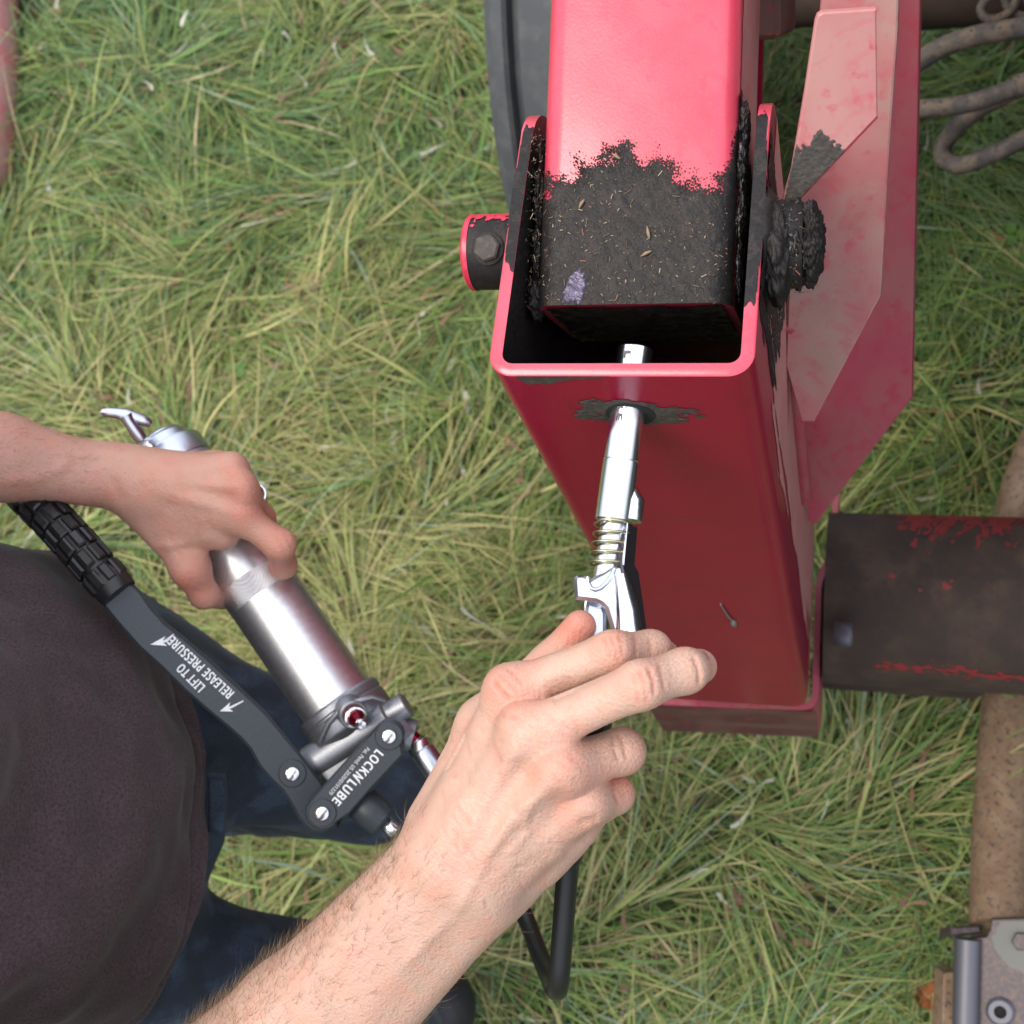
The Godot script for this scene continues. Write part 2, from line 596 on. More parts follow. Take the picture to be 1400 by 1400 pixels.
	for i in kn.size(): kn[i] = 0.5 + 0.25 * sin((i % 128) * TAU * 8.0 / 128.0) + 0.25 * sin((i / 128) * TAU * 8.0 / 128.0)
	tri_map(m, 130.0, null, normal_map(128, kn, 6.0), 1.0)
	m = mat("cast", lin(0.33, 0.34, 0.37), 0.42, 0.85)
	tri_map(m, 40.0, painted(512, Color(0.8, 0.8, 0.8), [[Color(1, 1, 1), n2, 0.3, 0.7]]), normal_map(512, n4, 1.0), 0.25)
	mat("steel_bolt", lin(0.75, 0.75, 0.77), 0.22, 1.0)
	mat("dark_reflection_steel", lin(0.10, 0.085, 0.10), 0.3, 0.9)  # coupler side plate: a dark reflection put into the metal colour
	mat("spring_wire", lin(0.50, 0.48, 0.30), 0.3, 1.0)
	mat("anodised_red", lin(0.20, 0.004, 0.02), 0.22, 0.8)
	m = mat("black_coat", Color.WHITE, 0.46)
	tri_map(m, 30.0, painted(512, Color(0.027, 0.033, 0.042), [[Color(0.035, 0.042, 0.052), n2, 0.4, 0.7]]), normal_map(512, n4, 1.0), 0.18)
	m = mat("black_rubber", Color.WHITE, 0.36)
	tri_map(m, 30.0, painted(512, Color(0.008, 0.008, 0.009), [[Color(0.016, 0.016, 0.017), n2, 0.4, 0.7]]), normal_map(512, n4, 1.0), 0.1)
	mat("hose_black", lin(0.010, 0.010, 0.011), 0.38)
	m = mat("hose_dusty", Color.WHITE, 0.75)
	tri_map(m, 9.0, painted(512, Color(0.07, 0.062, 0.058), [[Color(0.15, 0.115, 0.085), n1, 0.4, 0.62], [Color(0.03, 0.03, 0.032), n2, 0.6, 0.8]]), normal_map(512, n3, 1.0), 0.2)
	m = mat("tyre", Color.WHITE, 0.75)
	tri_map(m, 8.0, painted(512, Color(0.050, 0.056, 0.064), [[Color(0.075, 0.08, 0.085), n1, 0.4, 0.7], [Color(0.05, 0.05, 0.05), n2, 0.6, 0.8, 0.6]]), normal_map(512, n3, 1.0), 0.15)
	mat("tyre_black", lin(0.022, 0.022, 0.023), 0.8)
	m = mat("tan_pipe", Color.WHITE, 0.5)
	tri_map(m, 8.0, painted(512, Color(0.20, 0.125, 0.08), [[Color(0.25, 0.17, 0.11), n1, 0.4, 0.6], [Color(0.05, 0.04, 0.045), n2, 0.66, 0.72], [Color(0.07, 0.055, 0.06), n3, 0.76, 0.82]]), normal_map(512, n3, 1.0), 0.1)
	m = mat("rusty_plate", Color.WHITE, 0.45, 0.35)
	tri_map(m, 10.0, painted(512, Color(0.055, 0.044, 0.050), [[Color(0.10, 0.068, 0.056), n2, 0.45, 0.65], [Color(0.05, 0.045, 0.06), n3, 0.55, 0.75]]), normal_map(512, n3, 1.0), 0.25)
	mat("worn_steel", lin(0.11, 0.11, 0.13), 0.5, 0.6)
	mat("pale_paint", lin(0.125, 0.125, 0.115), 0.65)
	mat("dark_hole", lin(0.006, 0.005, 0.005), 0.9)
	mat("white_print", lin(0.72, 0.72, 0.74), 0.5)
	mat("etched", lin(0.10, 0.09, 0.11), 0.6)
	# skin and cloth
	m = mat("skin", Color.WHITE, 0.5)
	tri_map(m, 14.0, painted(512, Color(0.95, 0.93, 0.92), [[Color(1, 0.86, 0.82), n1, 0.42, 0.68, 0.9], [Color(0.88, 0.90, 0.84), n2, 0.55, 0.8, 0.8], [Color(0.82, 0.64, 0.52), n3, 0.74, 0.84, 0.55], [Color(0.78, 0.58, 0.48), n4, 0.84, 0.92, 0.35]]), normal_map(512, noise_field(512, 0.09, 9, 2, true), 3.0), 1.0)
	m.vertex_color_use_as_albedo = true
	m.metallic_specular = 0.42
	m.subsurf_scatter_enabled = true
	m.subsurf_scatter_strength = 0.03
	mat("nail", lin(0.60, 0.33, 0.30), 0.25)
	mat("arm_hair", Color.WHITE, 0.5).vertex_color_use_as_albedo = true
	m = mat("shirt", Color.WHITE, 0.92)
	tri_map(m, 6.5, painted(512, Color(0.045, 0.026, 0.030), [[Color(0.062, 0.038, 0.042), n1, 0.35, 0.7], [Color(0.022, 0.012, 0.015), n3, 0.42, 0.7], [Color(0.095, 0.064, 0.066), n4, 0.7, 0.85, 0.6]]), normal_map(512, n4, 1.5), 0.4)
	m.rim_enabled = true; m.rim = 0.2; m.rim_tint = 0.8
	m = mat("denim", Color.WHITE, 0.9)
	tri_map(m, 6.0, painted(512, Color(0.009, 0.016, 0.030), [[Color(0.034, 0.060, 0.098), n1, 0.45, 0.72], [Color(0.004, 0.006, 0.012), n4, 0.5, 0.8], [Color(0.05, 0.075, 0.10), n4, 0.8, 0.9, 0.5]]), normal_map(512, n4, 1.5), 0.4)
	m.rim_enabled = true; m.rim = 0.15
	mat("shoe", lin(0.012, 0.012, 0.015), 0.55)
	mat("hair_brown", lin(0.07, 0.042, 0.025), 0.6)
	# lawn
	m = mat("soil", Color.WHITE, 0.95)
	tri_map(m, 2.0, painted(512, Color(0.045, 0.060, 0.020), [[Color(0.09, 0.068, 0.035), n1, 0.45, 0.7], [Color(0.03, 0.05, 0.015), n2, 0.45, 0.7]]), normal_map(512, n2, 2.0), 1.0)
	m = mat("grass", Color.WHITE, 0.55)
	m.vertex_color_use_as_albedo = true
	m.backlight_enabled = true
	m.backlight = Color(0.36, 0.38, 0.2)
	m = mat("dry_leaf", Color.WHITE, 0.6)
	tri_map(m, 20.0, painted(512, Color(0.30, 0.10, 0.035), [[Color(0.20, 0.06, 0.02), n1, 0.4, 0.7], [Color(0.40, 0.18, 0.07), n2, 0.6, 0.8]]))
	m = mat("clover", lin(0.075, 0.17, 0.032), 0.6)
	m.backlight_enabled = true
	m.backlight = Color(0.3, 0.4, 0.15)

# ---------------------------------------------------------------- lawn
func lawn() -> void:
	var g := MB.new()
	var n := 40
	for i in n:
		for j in n:
			var f := func(a: int, b: int) -> Vector3:
				var u := (a / float(n) * 2.0 - 1.0); var v := (b / float(n) * 2.0 - 1.0)
				var p := Vector3(signf(u) * pow(absf(u), 4.0) * 400.0, 0, signf(v) * pow(absf(v), 4.0) * 400.0)
				p.y = noise.get_noise_2d(p.x * 60.0, p.z * 60.0) * 0.02 - 0.01
				return p
			g.quad(f.call(i, j), f.call(i, j + 1), f.call(i + 1, j + 1), f.call(i + 1, j))
	var s := put("ground", g.done(Vector3.ZERO), M.soil, self)
	s.set_meta("kind", "structure")
	# blades: a bent tapering strip of unit length along x, in several shapes
	var root := Node3D.new()
	root.name = "grass"
	root.set_meta("kind", "stuff")
	root.set_meta("label", "matted green and straw lawn grass covering the whole ground")
	root.set_meta("category", "grass")
	add_child(root, true)
	var mid := w(gnd(760, 700))
	var kinds := []
	for k in 5:
		var st := SurfaceTool.new()
		st.begin(Mesh.PRIMITIVE_TRIANGLES)
		var seg := 6
		var arch: float = [0.55, 0.35, 0.75, 0.2, 0.5][k]
		var side: float = [0.10, -0.18, 0.22, 0.05, -0.3][k]
		for i in seg:
			var pr := []
			for e in [i, i + 1]:
				var t := float(e) / seg
				var wdt := 0.5 * (1.0 - pow(t, 2.2)) * (0.6 + 0.4 * minf(1.0, t * 4.0))
				var ct := Vector3(t * (1.0 - 0.15 * arch), arch * (t - t * t * 1.05) * 0.9, side * t * t)
				pr.append(ct + Vector3(0, 0.012, 0.016) * wdt * 2.0)
				pr.append(ct)
				pr.append(ct + Vector3(0, 0.012, -0.016) * wdt * 2.0)
			for q in [[0, 1, 4, 3], [1, 2, 5, 4]]:
				for z in [0, 1, 2, 0, 2, 3]: st.add_vertex(pr[q[z]])
		st.generate_normals()
		kinds.append(st.commit())
	var per := []
	for k in 5: per.append([])
	var patches := FastNoiseLite.new()
	patches.seed = 11; patches.frequency = 0.9; patches.fractal_octaves = 2
	var flow := FastNoiseLite.new()
	flow.seed = 21; flow.frequency = 1.9; flow.fractal_octaves = 2
	var tuft := FastNoiseLite.new()
	tuft.seed = 31; tuft.frequency = 9.0; tuft.fractal_octaves = 2
	# dry trodden and fresh patches; upper right greened darker to stand in for shade
	var wear_and_shade := [[w(gnd(420, 480)), 0.30, 0.30], [w(gnd(560, 760)), 0.25, 0.25], [w(gnd(120, 560)), 0.15, 0.25], [w(gnd(180, 60)), -0.62, 0.36], [w(gnd(520, 200)), -0.22, 0.22], [w(gnd(1330, 350)), -0.60, 0.42], [w(gnd(1150, 1250)), -0.12, 0.40]]
	var total := 0
	while total < 205000:
		var near := total < 178000
		var p := mid + (Vector3(rng.randf_range(-1.25, 1.25), 0, rng.randf_range(-1.25, 1.25)) if near else Vector3(rng.randfn(0, 2.2), 0, rng.randfn(0, 2.2)))
		var pn := patches.get_noise_2d(p.x, p.z) * 0.45
		for q in wear_and_shade: pn += q[1] * exp(-p.distance_squared_to(q[0]) / (q[2] * q[2]))
		var tn := tuft.get_noise_2d(p.x, p.z)
		total += 1
		if rng.randf() < 0.60 * smoothstep(0.0, 0.4, -tn) + 0.25 * smoothstep(0.1, -0.4, pn): continue
		var k := rng.randi() % 5
		var ang := flow.get_noise_2d(p.x, p.z) * 6.5 + rng.randfn(0, 0.36)
		if rng.randf() < 0.15: ang = rng.randf() * TAU
		var tall := rng.randf()
		var pitch := deg_to_rad(rng.randf_range(-6, 16)) if tall < 0.85 else deg_to_rad(rng.randf_range(12, 45))
		var L := rng.randf_range(0.08, 0.20)
		var wide := rng.randf_range(0.032, 0.074)
		if rng.randf() < 0.12: wide = rng.randf_range(0.08, 0.17)
		var b := Basis(Vector3.UP, ang) * Basis(Vector3.BACK, pitch) * Basis(Vector3.RIGHT, rng.randfn(0, 0.5))
		b = b * Basis.from_scale(Vector3(L, L * rng.randf_range(0.15, 0.5), wide))
		var layer := rng.randf()
		p.y = -0.012 + layer * 0.035 + maxf(tn, 0.0) * 0.03
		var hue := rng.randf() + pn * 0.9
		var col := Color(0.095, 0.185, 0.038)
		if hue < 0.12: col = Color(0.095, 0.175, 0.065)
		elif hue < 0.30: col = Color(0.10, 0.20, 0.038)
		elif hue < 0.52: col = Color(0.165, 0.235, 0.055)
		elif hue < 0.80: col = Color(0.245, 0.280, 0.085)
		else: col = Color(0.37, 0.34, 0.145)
		if rng.randf() < 0.045: col = Color(0.38, 0.31, 0.17)
		if rng.randf() < 0.03: col = Color(0.22, 0.30, 0.20)
		if rng.randf() < 0.030:      # dead bits, pale seeds
			b = Basis(Vector3.UP, rng.randf() * TAU) * Basis.from_scale(Vector3(rng.randf_range(0.012, 0.035), 0.01, rng.randf_range(0.12, 0.3)))
			col = Color(0.17, 0.085, 0.045) if rng.randf() < 0.75 else Color(0.40, 0.40, 0.34)
			p.y += 0.012
		col = col * rng.randf_range(0.75, 1.2)
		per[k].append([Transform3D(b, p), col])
	for k in 5:
		var mm := MultiMesh.new()
		mm.transform_format = MultiMesh.TRANSFORM_3D
		mm.use_colors = true
		mm.mesh = kinds[k]
		mm.instance_count = per[k].size()
		for i in per[k].size():
			mm.set_instance_transform(i, per[k][i][0])
			mm.set_instance_color(i, per[k][i][1])
		var o := MultiMeshInstance3D.new()
		o.name = numbered("blades", root)
		o.multimesh = mm
		o.material_override = M.grass
		o.set_meta("kind", "stuff")
		root.add_child(o, true)
	# clover and plantain leaves among the grass
	var st := SurfaceTool.new()
	st.begin(Mesh.PRIMITIVE_TRIANGLES)
	for q in 170:
		var p := mid + Vector3(rng.randf_range(-1.1, 1.1), rng.randf_range(0.02, 0.05), rng.randf_range(-1.1, 1.1))
		if patches.get_noise_2d(p.x + 7.0, p.z) < -0.05: continue
		var a0 := rng.randf() * TAU
		var r := rng.randf_range(0.005, 0.009)
		var tilt := Basis(Vector3(rng.randfn(0, 1), 0, rng.randfn(0, 1)).normalized(), rng.randfn(0, 0.35))
		for l in 3:
			var dir := Vector3(cos(a0 + l * TAU / 3), 0.1, sin(a0 + l * TAU / 3))
			var cen := dir * r * 0.95
			var prev := Vector3.ZERO
			for e in 9:
				var a := a0 + l * TAU / 3 + PI + TAU * e / 8.0
				var pt := cen + Vector3(cos(a), 0.15 * absf(sin(a - a0 - l * TAU / 3)), sin(a)) * r * 0.8
				if e > 0:
					st.add_vertex(p + tilt * cen); st.add_vertex(p + tilt * prev); st.add_vertex(p + tilt * pt)
				prev = pt
	st.generate_normals()
	var cl := put("clover_leaves", st.commit(), M.clover, self)
	cl.set_meta("kind", "stuff")
	cl.set_meta("label", "small bright green clover leaves scattered through the lawn")
	cl.set_meta("category", "clover")

func lump(called: String, parent: Node, m: Material, ctr: Vector3, ax: Vector3, ay: Vector3, az: Vector3, rough: float, freq := 90.0, seg := 40) -> void:   # a craggy lump round a rdf centre
	var off := origin_of(parent)
	var st := SurfaceTool.new()
	st.begin(Mesh.PRIMITIVE_TRIANGLES)
	st.set_smooth_group(0)
	var P := []
	for i in seg + 1:
		for j in seg * 2 + 1:
			var th := PI * i / seg
			var ph := TAU * (j % (seg * 2)) / (seg * 2.0)
			var u := Vector3(sin(th) * cos(ph), cos(th), sin(th) * sin(ph))
			var q := ctr + ax * u.x + ay * u.y + az * u.z
			q += (q - ctr) * (rough * noise.get_noise_3d(q.x * freq * 100, q.y * freq * 100, q.z * freq * 100) + rough * 0.6 * noise.get_noise_3d(q.x * freq * 330, q.y * freq * 330, q.z * freq * 330))
			P.append(w(q) - off)
	var n := seg * 2 + 1
	var flip := ax.cross(ay).dot(az) > 0
	for i in seg:
		for j in seg * 2:
			var q := [P[i * n + j], P[i * n + j + 1], P[(i + 1) * n + j + 1], P[(i + 1) * n + j]]
			if flip: q.reverse()
			for k in [0, 1, 2, 0, 2, 3]: st.add_vertex(q[k])
	st.generate_normals()
	put(called, st.commit(), m, parent)

func chaff(called: String, parent: Node, spots: Array, size := 1.0) -> void:    # spots: [rdf point, rdf normal]
	var mm := MultiMesh.new()
	mm.transform_format = MultiMesh.TRANSFORM_3D
	mm.use_colors = true
	var b := MB.new()
	b.box(Vector3(-0.5, -0.5, -0.5), Vector3(1, 0, 0), Vector3(0, 1, 0), Vector3(0, 0, 1), 0.0)
	mm.mesh = b.done(Vector3.ZERO)
	mm.instance_count = spots.size()
	var off := origin_of(parent)
	for i in spots.size():
		var n: Vector3 = wd(spots[i][1])
		var t := n.cross(Vector3(rng.randfn(0, 1), rng.randfn(0, 1), rng.randfn(0, 1))).normalized()
		t = (t + n * rng.randfn(0, 0.15)).normalized()
		var s := n.cross(t).normalized()
		var big := rng.randf()
		var L := (rng.randf_range(0.0005, 0.0016) if big < 0.96 else rng.randf_range(0.002, 0.0040)) * size
		var W := minf(L * rng.randf_range(0.1, 0.22), 0.00035)
		mm.set_instance_transform(i, Transform3D(Basis(t * L, n * W * 0.6, s * W), w(spots[i][0]) - off + n * 0.0004))
		var v := rng.randf()
		mm.set_instance_color(i, Color(0.11, 0.075, 0.048) * rng.randf_range(0.3, 1.2) if v < 0.82 else (Color(0.36, 0.28, 0.18) if v < 0.97 else Color(0.28, 0.10, 0.06)))
	var o := MultiMeshInstance3D.new()
	o.name = numbered(called, parent)
	o.multimesh = mm
	o.material_override = M.chaff
	o.set_meta("kind", "stuff")
	parent.add_child(o, true)

# ---------------------------------------------------------------- the red implement
func on_plane(px: float, py: float, p0: Vector3, n: Vector3) -> Vector3:
	var r := c(px, py, 1.0)
	return r * (p0.dot(n) / r.dot(n))

func plate(px: Array, a: Vector3, b: Vector3, d: Vector3, thick: float, m: Material, called: String, parent: Node, bev := 0.0008) -> MeshInstance3D:   # outline in the plane of three points
	var n := (b - a).cross(d - a).normalized()
	if n.dot(a) < 0: n = -n
	var pts := []
	for q in px: pts.append(w(on_plane(q[0], q[1], a, n)))
	var mb := MB.new()
	mb.prism(pts, wd(n) * thick, bev)
	return build(called, mb, m, parent)

func red_post() -> void:
	var t := thing("hinge_post", "upright red box-section post with open top, side ears and a hole in its front wall", "machine post", w(post(0.06, 0.06, 0.663)))
	var W := 0.127
	var th := 0.0064
	var r := 0.012
	var Bk := 0.166
	var outline := func(inset: float, back: float) -> Array:
		var o := []
		var rr: float = maxf(r - inset, 0.004)
		for k in 7: o.append(Vector2(inset, lerpf(back, inset + rr, k / 6.0)))
		for k in range(1, 8): o.append(Vector2(inset + rr - rr * cos(PI / 2 * k / 8), inset + rr - rr * sin(PI / 2 * k / 8)))
		for k in 9: o.append(Vector2(lerpf(inset + rr, W - inset - rr, k / 8.0), inset))
		for k in range(1, 8): o.append(Vector2(W - inset - rr + rr * sin(PI / 2 * k / 8), inset + rr - rr * cos(PI / 2 * k / 8)))
		for k in 7: o.append(Vector2(W - inset, lerpf(inset + rr, back, k / 6.0)))
		return o
	var wallm := MB.new()
	var liner := MB.new()
	var rimm := MB.new()
	var ts := [0.0, 0.0008, 0.003, 0.006, 0.011, 0.018, 0.025, 0.031, 0.06, 0.1, 0.2, 0.35, 0.5, 0.663]
	var R := 0.031
	var po := []
	var pi_ := []
	wallm.g += 1
	liner.g += 1
	for k in ts.size():
		var tt: float = ts[k]
		var bk := Bk if tt >= R else Bk - R + sqrt(R * R - (R - tt) * (R - tt))
		var o: Array = outline.call(0.0009 if k == 0 else 0.0, bk)
		var i: Array = outline.call(th, bk)
		var o3 := []
		var i3 := []
		for q in o: o3.append(w(post(q.x, q.y, tt)))
		for q in i: i3.append(w(post(q.x, q.y, tt)))
		if k == 0:
			for j in o3.size() - 1: rimm.quad(i3[j], o3[j], o3[j + 1], i3[j + 1])
		else:
			for j in o3.size() - 1:
				(rimm if tt < 0.002 else wallm).quad(po[j], o3[j], o3[j + 1], po[j + 1])
				liner.quad(i3[j], pi_[j], pi_[j + 1], i3[j + 1])
			var e := o3.size() - 1
			rimm.g += 1
			rimm.quad(pi_[0], i3[0], o3[0], po[0])
			rimm.quad(po[e], o3[e], i3[e], pi_[e])
			rimm.g -= 1
		po = o3
		pi_ = i3
	wallm.g += 1
	wallm.box(w(post(0.0062, 0.157, 0.15)), wd(EX) * 0.115, wd(DOWN) * 0.49, wd(EB) * 0.006, 0.001)
	build("channel_wall", wallm, M.red_gloss, t)
	build("rim", rimm, M.red_top, t)
	build("inner_wall", liner, M.grease_wet, t)
	# the inner floor of packed grease
	lump("packed_grease", t, M.grease_wet, post(0.063, 0.075, 0.27), EX * 0.045, DOWN * 0.03, EB * 0.045, 0.2, 30.0, 40)
	# grease round the hole, chips under the rim, smears
	var smear := func(u: float, v: float) -> float:
		var x := (u - 0.0655) / 0.031
		var y := (v - 0.0405 - 0.003 * sin(u * 90.0)) / 0.0125
		var n1 := noise.get_noise_2d(u * 6000.0, v * 9000.0)
		return 1.0 - x * x - y * y + n1 * 0.9 + noise.get_noise_2d(u * 26000.0, v * 26000.0) * 0.45
	coat("grease_smear", t, M.grease_dry, W, 0.10, 0.0006, func(u: float, v: float): return post(u, 0, v), -EB, smear, func(u: float, v: float): return 0.0003 + 0.0002 * noise.get_noise_2d(u * 20000.0, v * 20000.0))
	coat("bare_patch", t, M.grease_dry, W, 0.02, 0.0005, func(u: float, v: float): return post(u, 0, v), -EB,
		func(u: float, v: float): return smoothstep(0.012, 0.017, u) * (0.0085 - maxf(0.0, (u - 0.033)) * 0.16 - 0.003 * smoothstep(0.03, 0.036, u) - v) / 0.001 + noise.get_noise_2d(u * 9000.0, v * 9000.0) * 2.0 - (1.0 - smoothstep(0.012, 0.02, u)) * 6.0 - smoothstep(0.06, 0.075, u) * 5.0, func(_u: float, _v: float): return 0.0002)
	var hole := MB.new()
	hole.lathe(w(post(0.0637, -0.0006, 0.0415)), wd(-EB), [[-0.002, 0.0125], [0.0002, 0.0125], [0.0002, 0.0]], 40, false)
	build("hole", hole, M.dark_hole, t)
	# drop hanging on the front wall, low down
	var drop := MB.new()
	drop.tube(ws(smooth_path([post(0.0785, -0.0008, 0.355), post(0.0805, -0.0012, 0.375), post(0.0835, -0.001, 0.395)], 6)), 0.0008, 6)
	drop.lathe(w(post(0.0838, -0.001, 0.393)), wd(DOWN), [[0, 0.0006], [0.006, 0.0024], [0.012, 0.0018], [0.015, 0.0003]], 10)
	build("dried_drip", drop, M.pale_paint, t)
	# outer face of the right ear: grease below, dusty streaks
	coat("ear_grease", t, M.grease, 0.166, 0.32, 0.0009, func(u: float, v: float): return post(W, u, v), EX,
		func(u: float, v: float):
			if v < R and u > Bk - R + sqrt(R * R - (R - v) * (R - v)) - 0.001: return -1.0
			var e: float = 0.5 + noise.get_noise_2d(u * 7000.0, v * 900.0) * 1.2 - maxf(0.0, 0.055 - u) / 0.028 * 1.5 - maxf(0.0, v - 0.075 - u * 0.5) / 0.02 - maxf(0.0, u - 0.130) / 0.012 - maxf(0.0, v - 0.20) * 200.0
			return e, func(u: float, v: float): return 0.0005 + 0.0006 * absf(noise.get_noise_2d(u * 9000.0, v * 9000.0)))
	coat("side_dust", t, M.red_pale, 0.166, 0.655, 0.0018, func(u: float, v: float): return post(W, u, v), EX,
		func(u: float, v: float):
			if v < R + 0.001: return -1.0
			return (u - 0.028 - 0.05 * v) / 0.02 + noise.get_noise_2d(u * 5000.0, v * 500.0) * 1.4 - maxf(0.0, 0.12 - v) / 0.03, func(_u: float, _v: float): return 0.0)
	# grease lying on the two side rims
	for sd in [0.0, W - th]:
		coat("rim_grease", t, M.grease, th, 0.150, 0.0004, func(u: float, v: float): return post(sd + u, v, minf(0.0, 0.0) + (0.0 if v < Bk - R else R - sqrt(maxf(0.0, R * R - (v - Bk + R) * (v - Bk + R))))), -DOWN,
			func(u: float, v: float): return minf(v - (0.060 if sd == 0.0 else 0.034), 0.145 - v) / 0.006 + noise.get_noise_2d(u * 9000.0 + sd * 999.0, v * 5000.0) * 1.8 - smoothstep(0.0014, 0.0004, u if sd == 0.0 else th - u) * 5.0,
			func(u: float, v: float): return 0.0003 + 0.0002 * noise.get_noise_2d(u * 20000.0, v * 20000.0))
	# the pin's ends
	var hub := MB.new()
	hub.lathe(w(post(-0.0005, 0.085, 0.026)), wd(-EX), [[0, 0.0195], [0.023, 0.0195], [0.025, 0.0190]], 40, false)
	build("pin_boss", hub, M.grease, t)
	hub = MB.new()
	hub.lathe(w(post(-0.0250, 0.085, 0.026)), wd(-EX), [[-0.0018, 0.0199], [0.0006, 0.0199], [0.0018, 0.0186], [0.002, 0.0]], 40, false)
	build("boss_rim", hub, M.red_edge, t)
	var toward := (-post(-0.018, 0.085, 0.026)).normalized()
	toward = (toward - EX * toward.dot(EX)).normalized()
	toward = (toward + EX.cross(toward) * -0.10).normalized()
	coat("red_patch", t, M.red_edge, 0.023, 0.030, 0.0005, func(u: float, v: float):
			var a: float = 1.35 - v / 0.0197
			var upv := EX.cross(toward)
			if upv.y > 0: upv = -upv
			return post(-0.001 - u, 0.085, 0.026) + (toward * cos(a) + upv * sin(a)) * 0.0197, toward,
		func(u: float, v: float): return (0.013 - v) / 0.004 + noise.get_noise_2d(u * 14000.0, v * 14000.0) * 3.0 - 1.2, func(_u: float, _v: float): return 0.0)
	var bc := post(-0.0115, 0.085, 0.026) + toward * 0.0185
	hub = MB.new()
	hub.lathe(w(bc), wd(toward), [[0, 0.0085], [0.0018, 0.0085], [0.0022, 0.0075], [0.0022, 0.0]], 32, false)
	build("washer", hub, M.grease, t)
	hub = MB.new()
	hub.lathe(w(bc), wd(toward), [[0.0015, 0.0072], [0.0045, 0.0072], [0.0056, 0.0062], [0.0057, 0.0]], 6, false)
	build("bolt_head", hub, M.grease_dry, t)
	# right end: a greased boss under a broken crust
	hub = MB.new()
	hub.lathe(w(post(W, 0.085, 0.026)), wd(EX), [[0, 0.029], [0.003, 0.0255], [0.006, 0.0222], [0.016, 0.0212], [0.018, 0.020]], 40, true)
	build("pin_boss", hub, M.grease, t)
	lump("grease_crust", t, M.grease, post(W + 0.0215, 0.085, 0.0255), EX * 0.0062, DOWN * 0.0205, EB * 0.0195, 0.26, 100.0, 60)
	lump("grease_crust", t, M.grease_wet, post(W + 0.0145, 0.085, 0.026), EX * 0.006, DOWN * 0.0215, EB * 0.0205, 0.24, 90.0, 50)
	lump("grease_crust", t, M.grease, post(W + 0.006, 0.079, 0.024), EX * 0.008, DOWN * 0.024, EB * 0.026, 0.16, 90.0, 50)
	var sp := []
	for k in 260:
		var a := rng.randf() * TAU
		var nn := (-DOWN * cos(a) + -EB * sin(a)).normalized()
		sp.append([post(W + rng.randf_range(0.002, 0.020), 0.085, 0.026) + nn * (0.0225 + rng.randf() * 0.001), nn])
	for k in 260:
		sp.append([post(W + 0.0008, rng.randf_range(0.05, 0.12), rng.randf_range(0.03, 0.12)), EX])
	chaff("grass_chaff", t, sp)

var TE: Vector3
var TA: Vector3
var TX: Vector3
var TN: Vector3

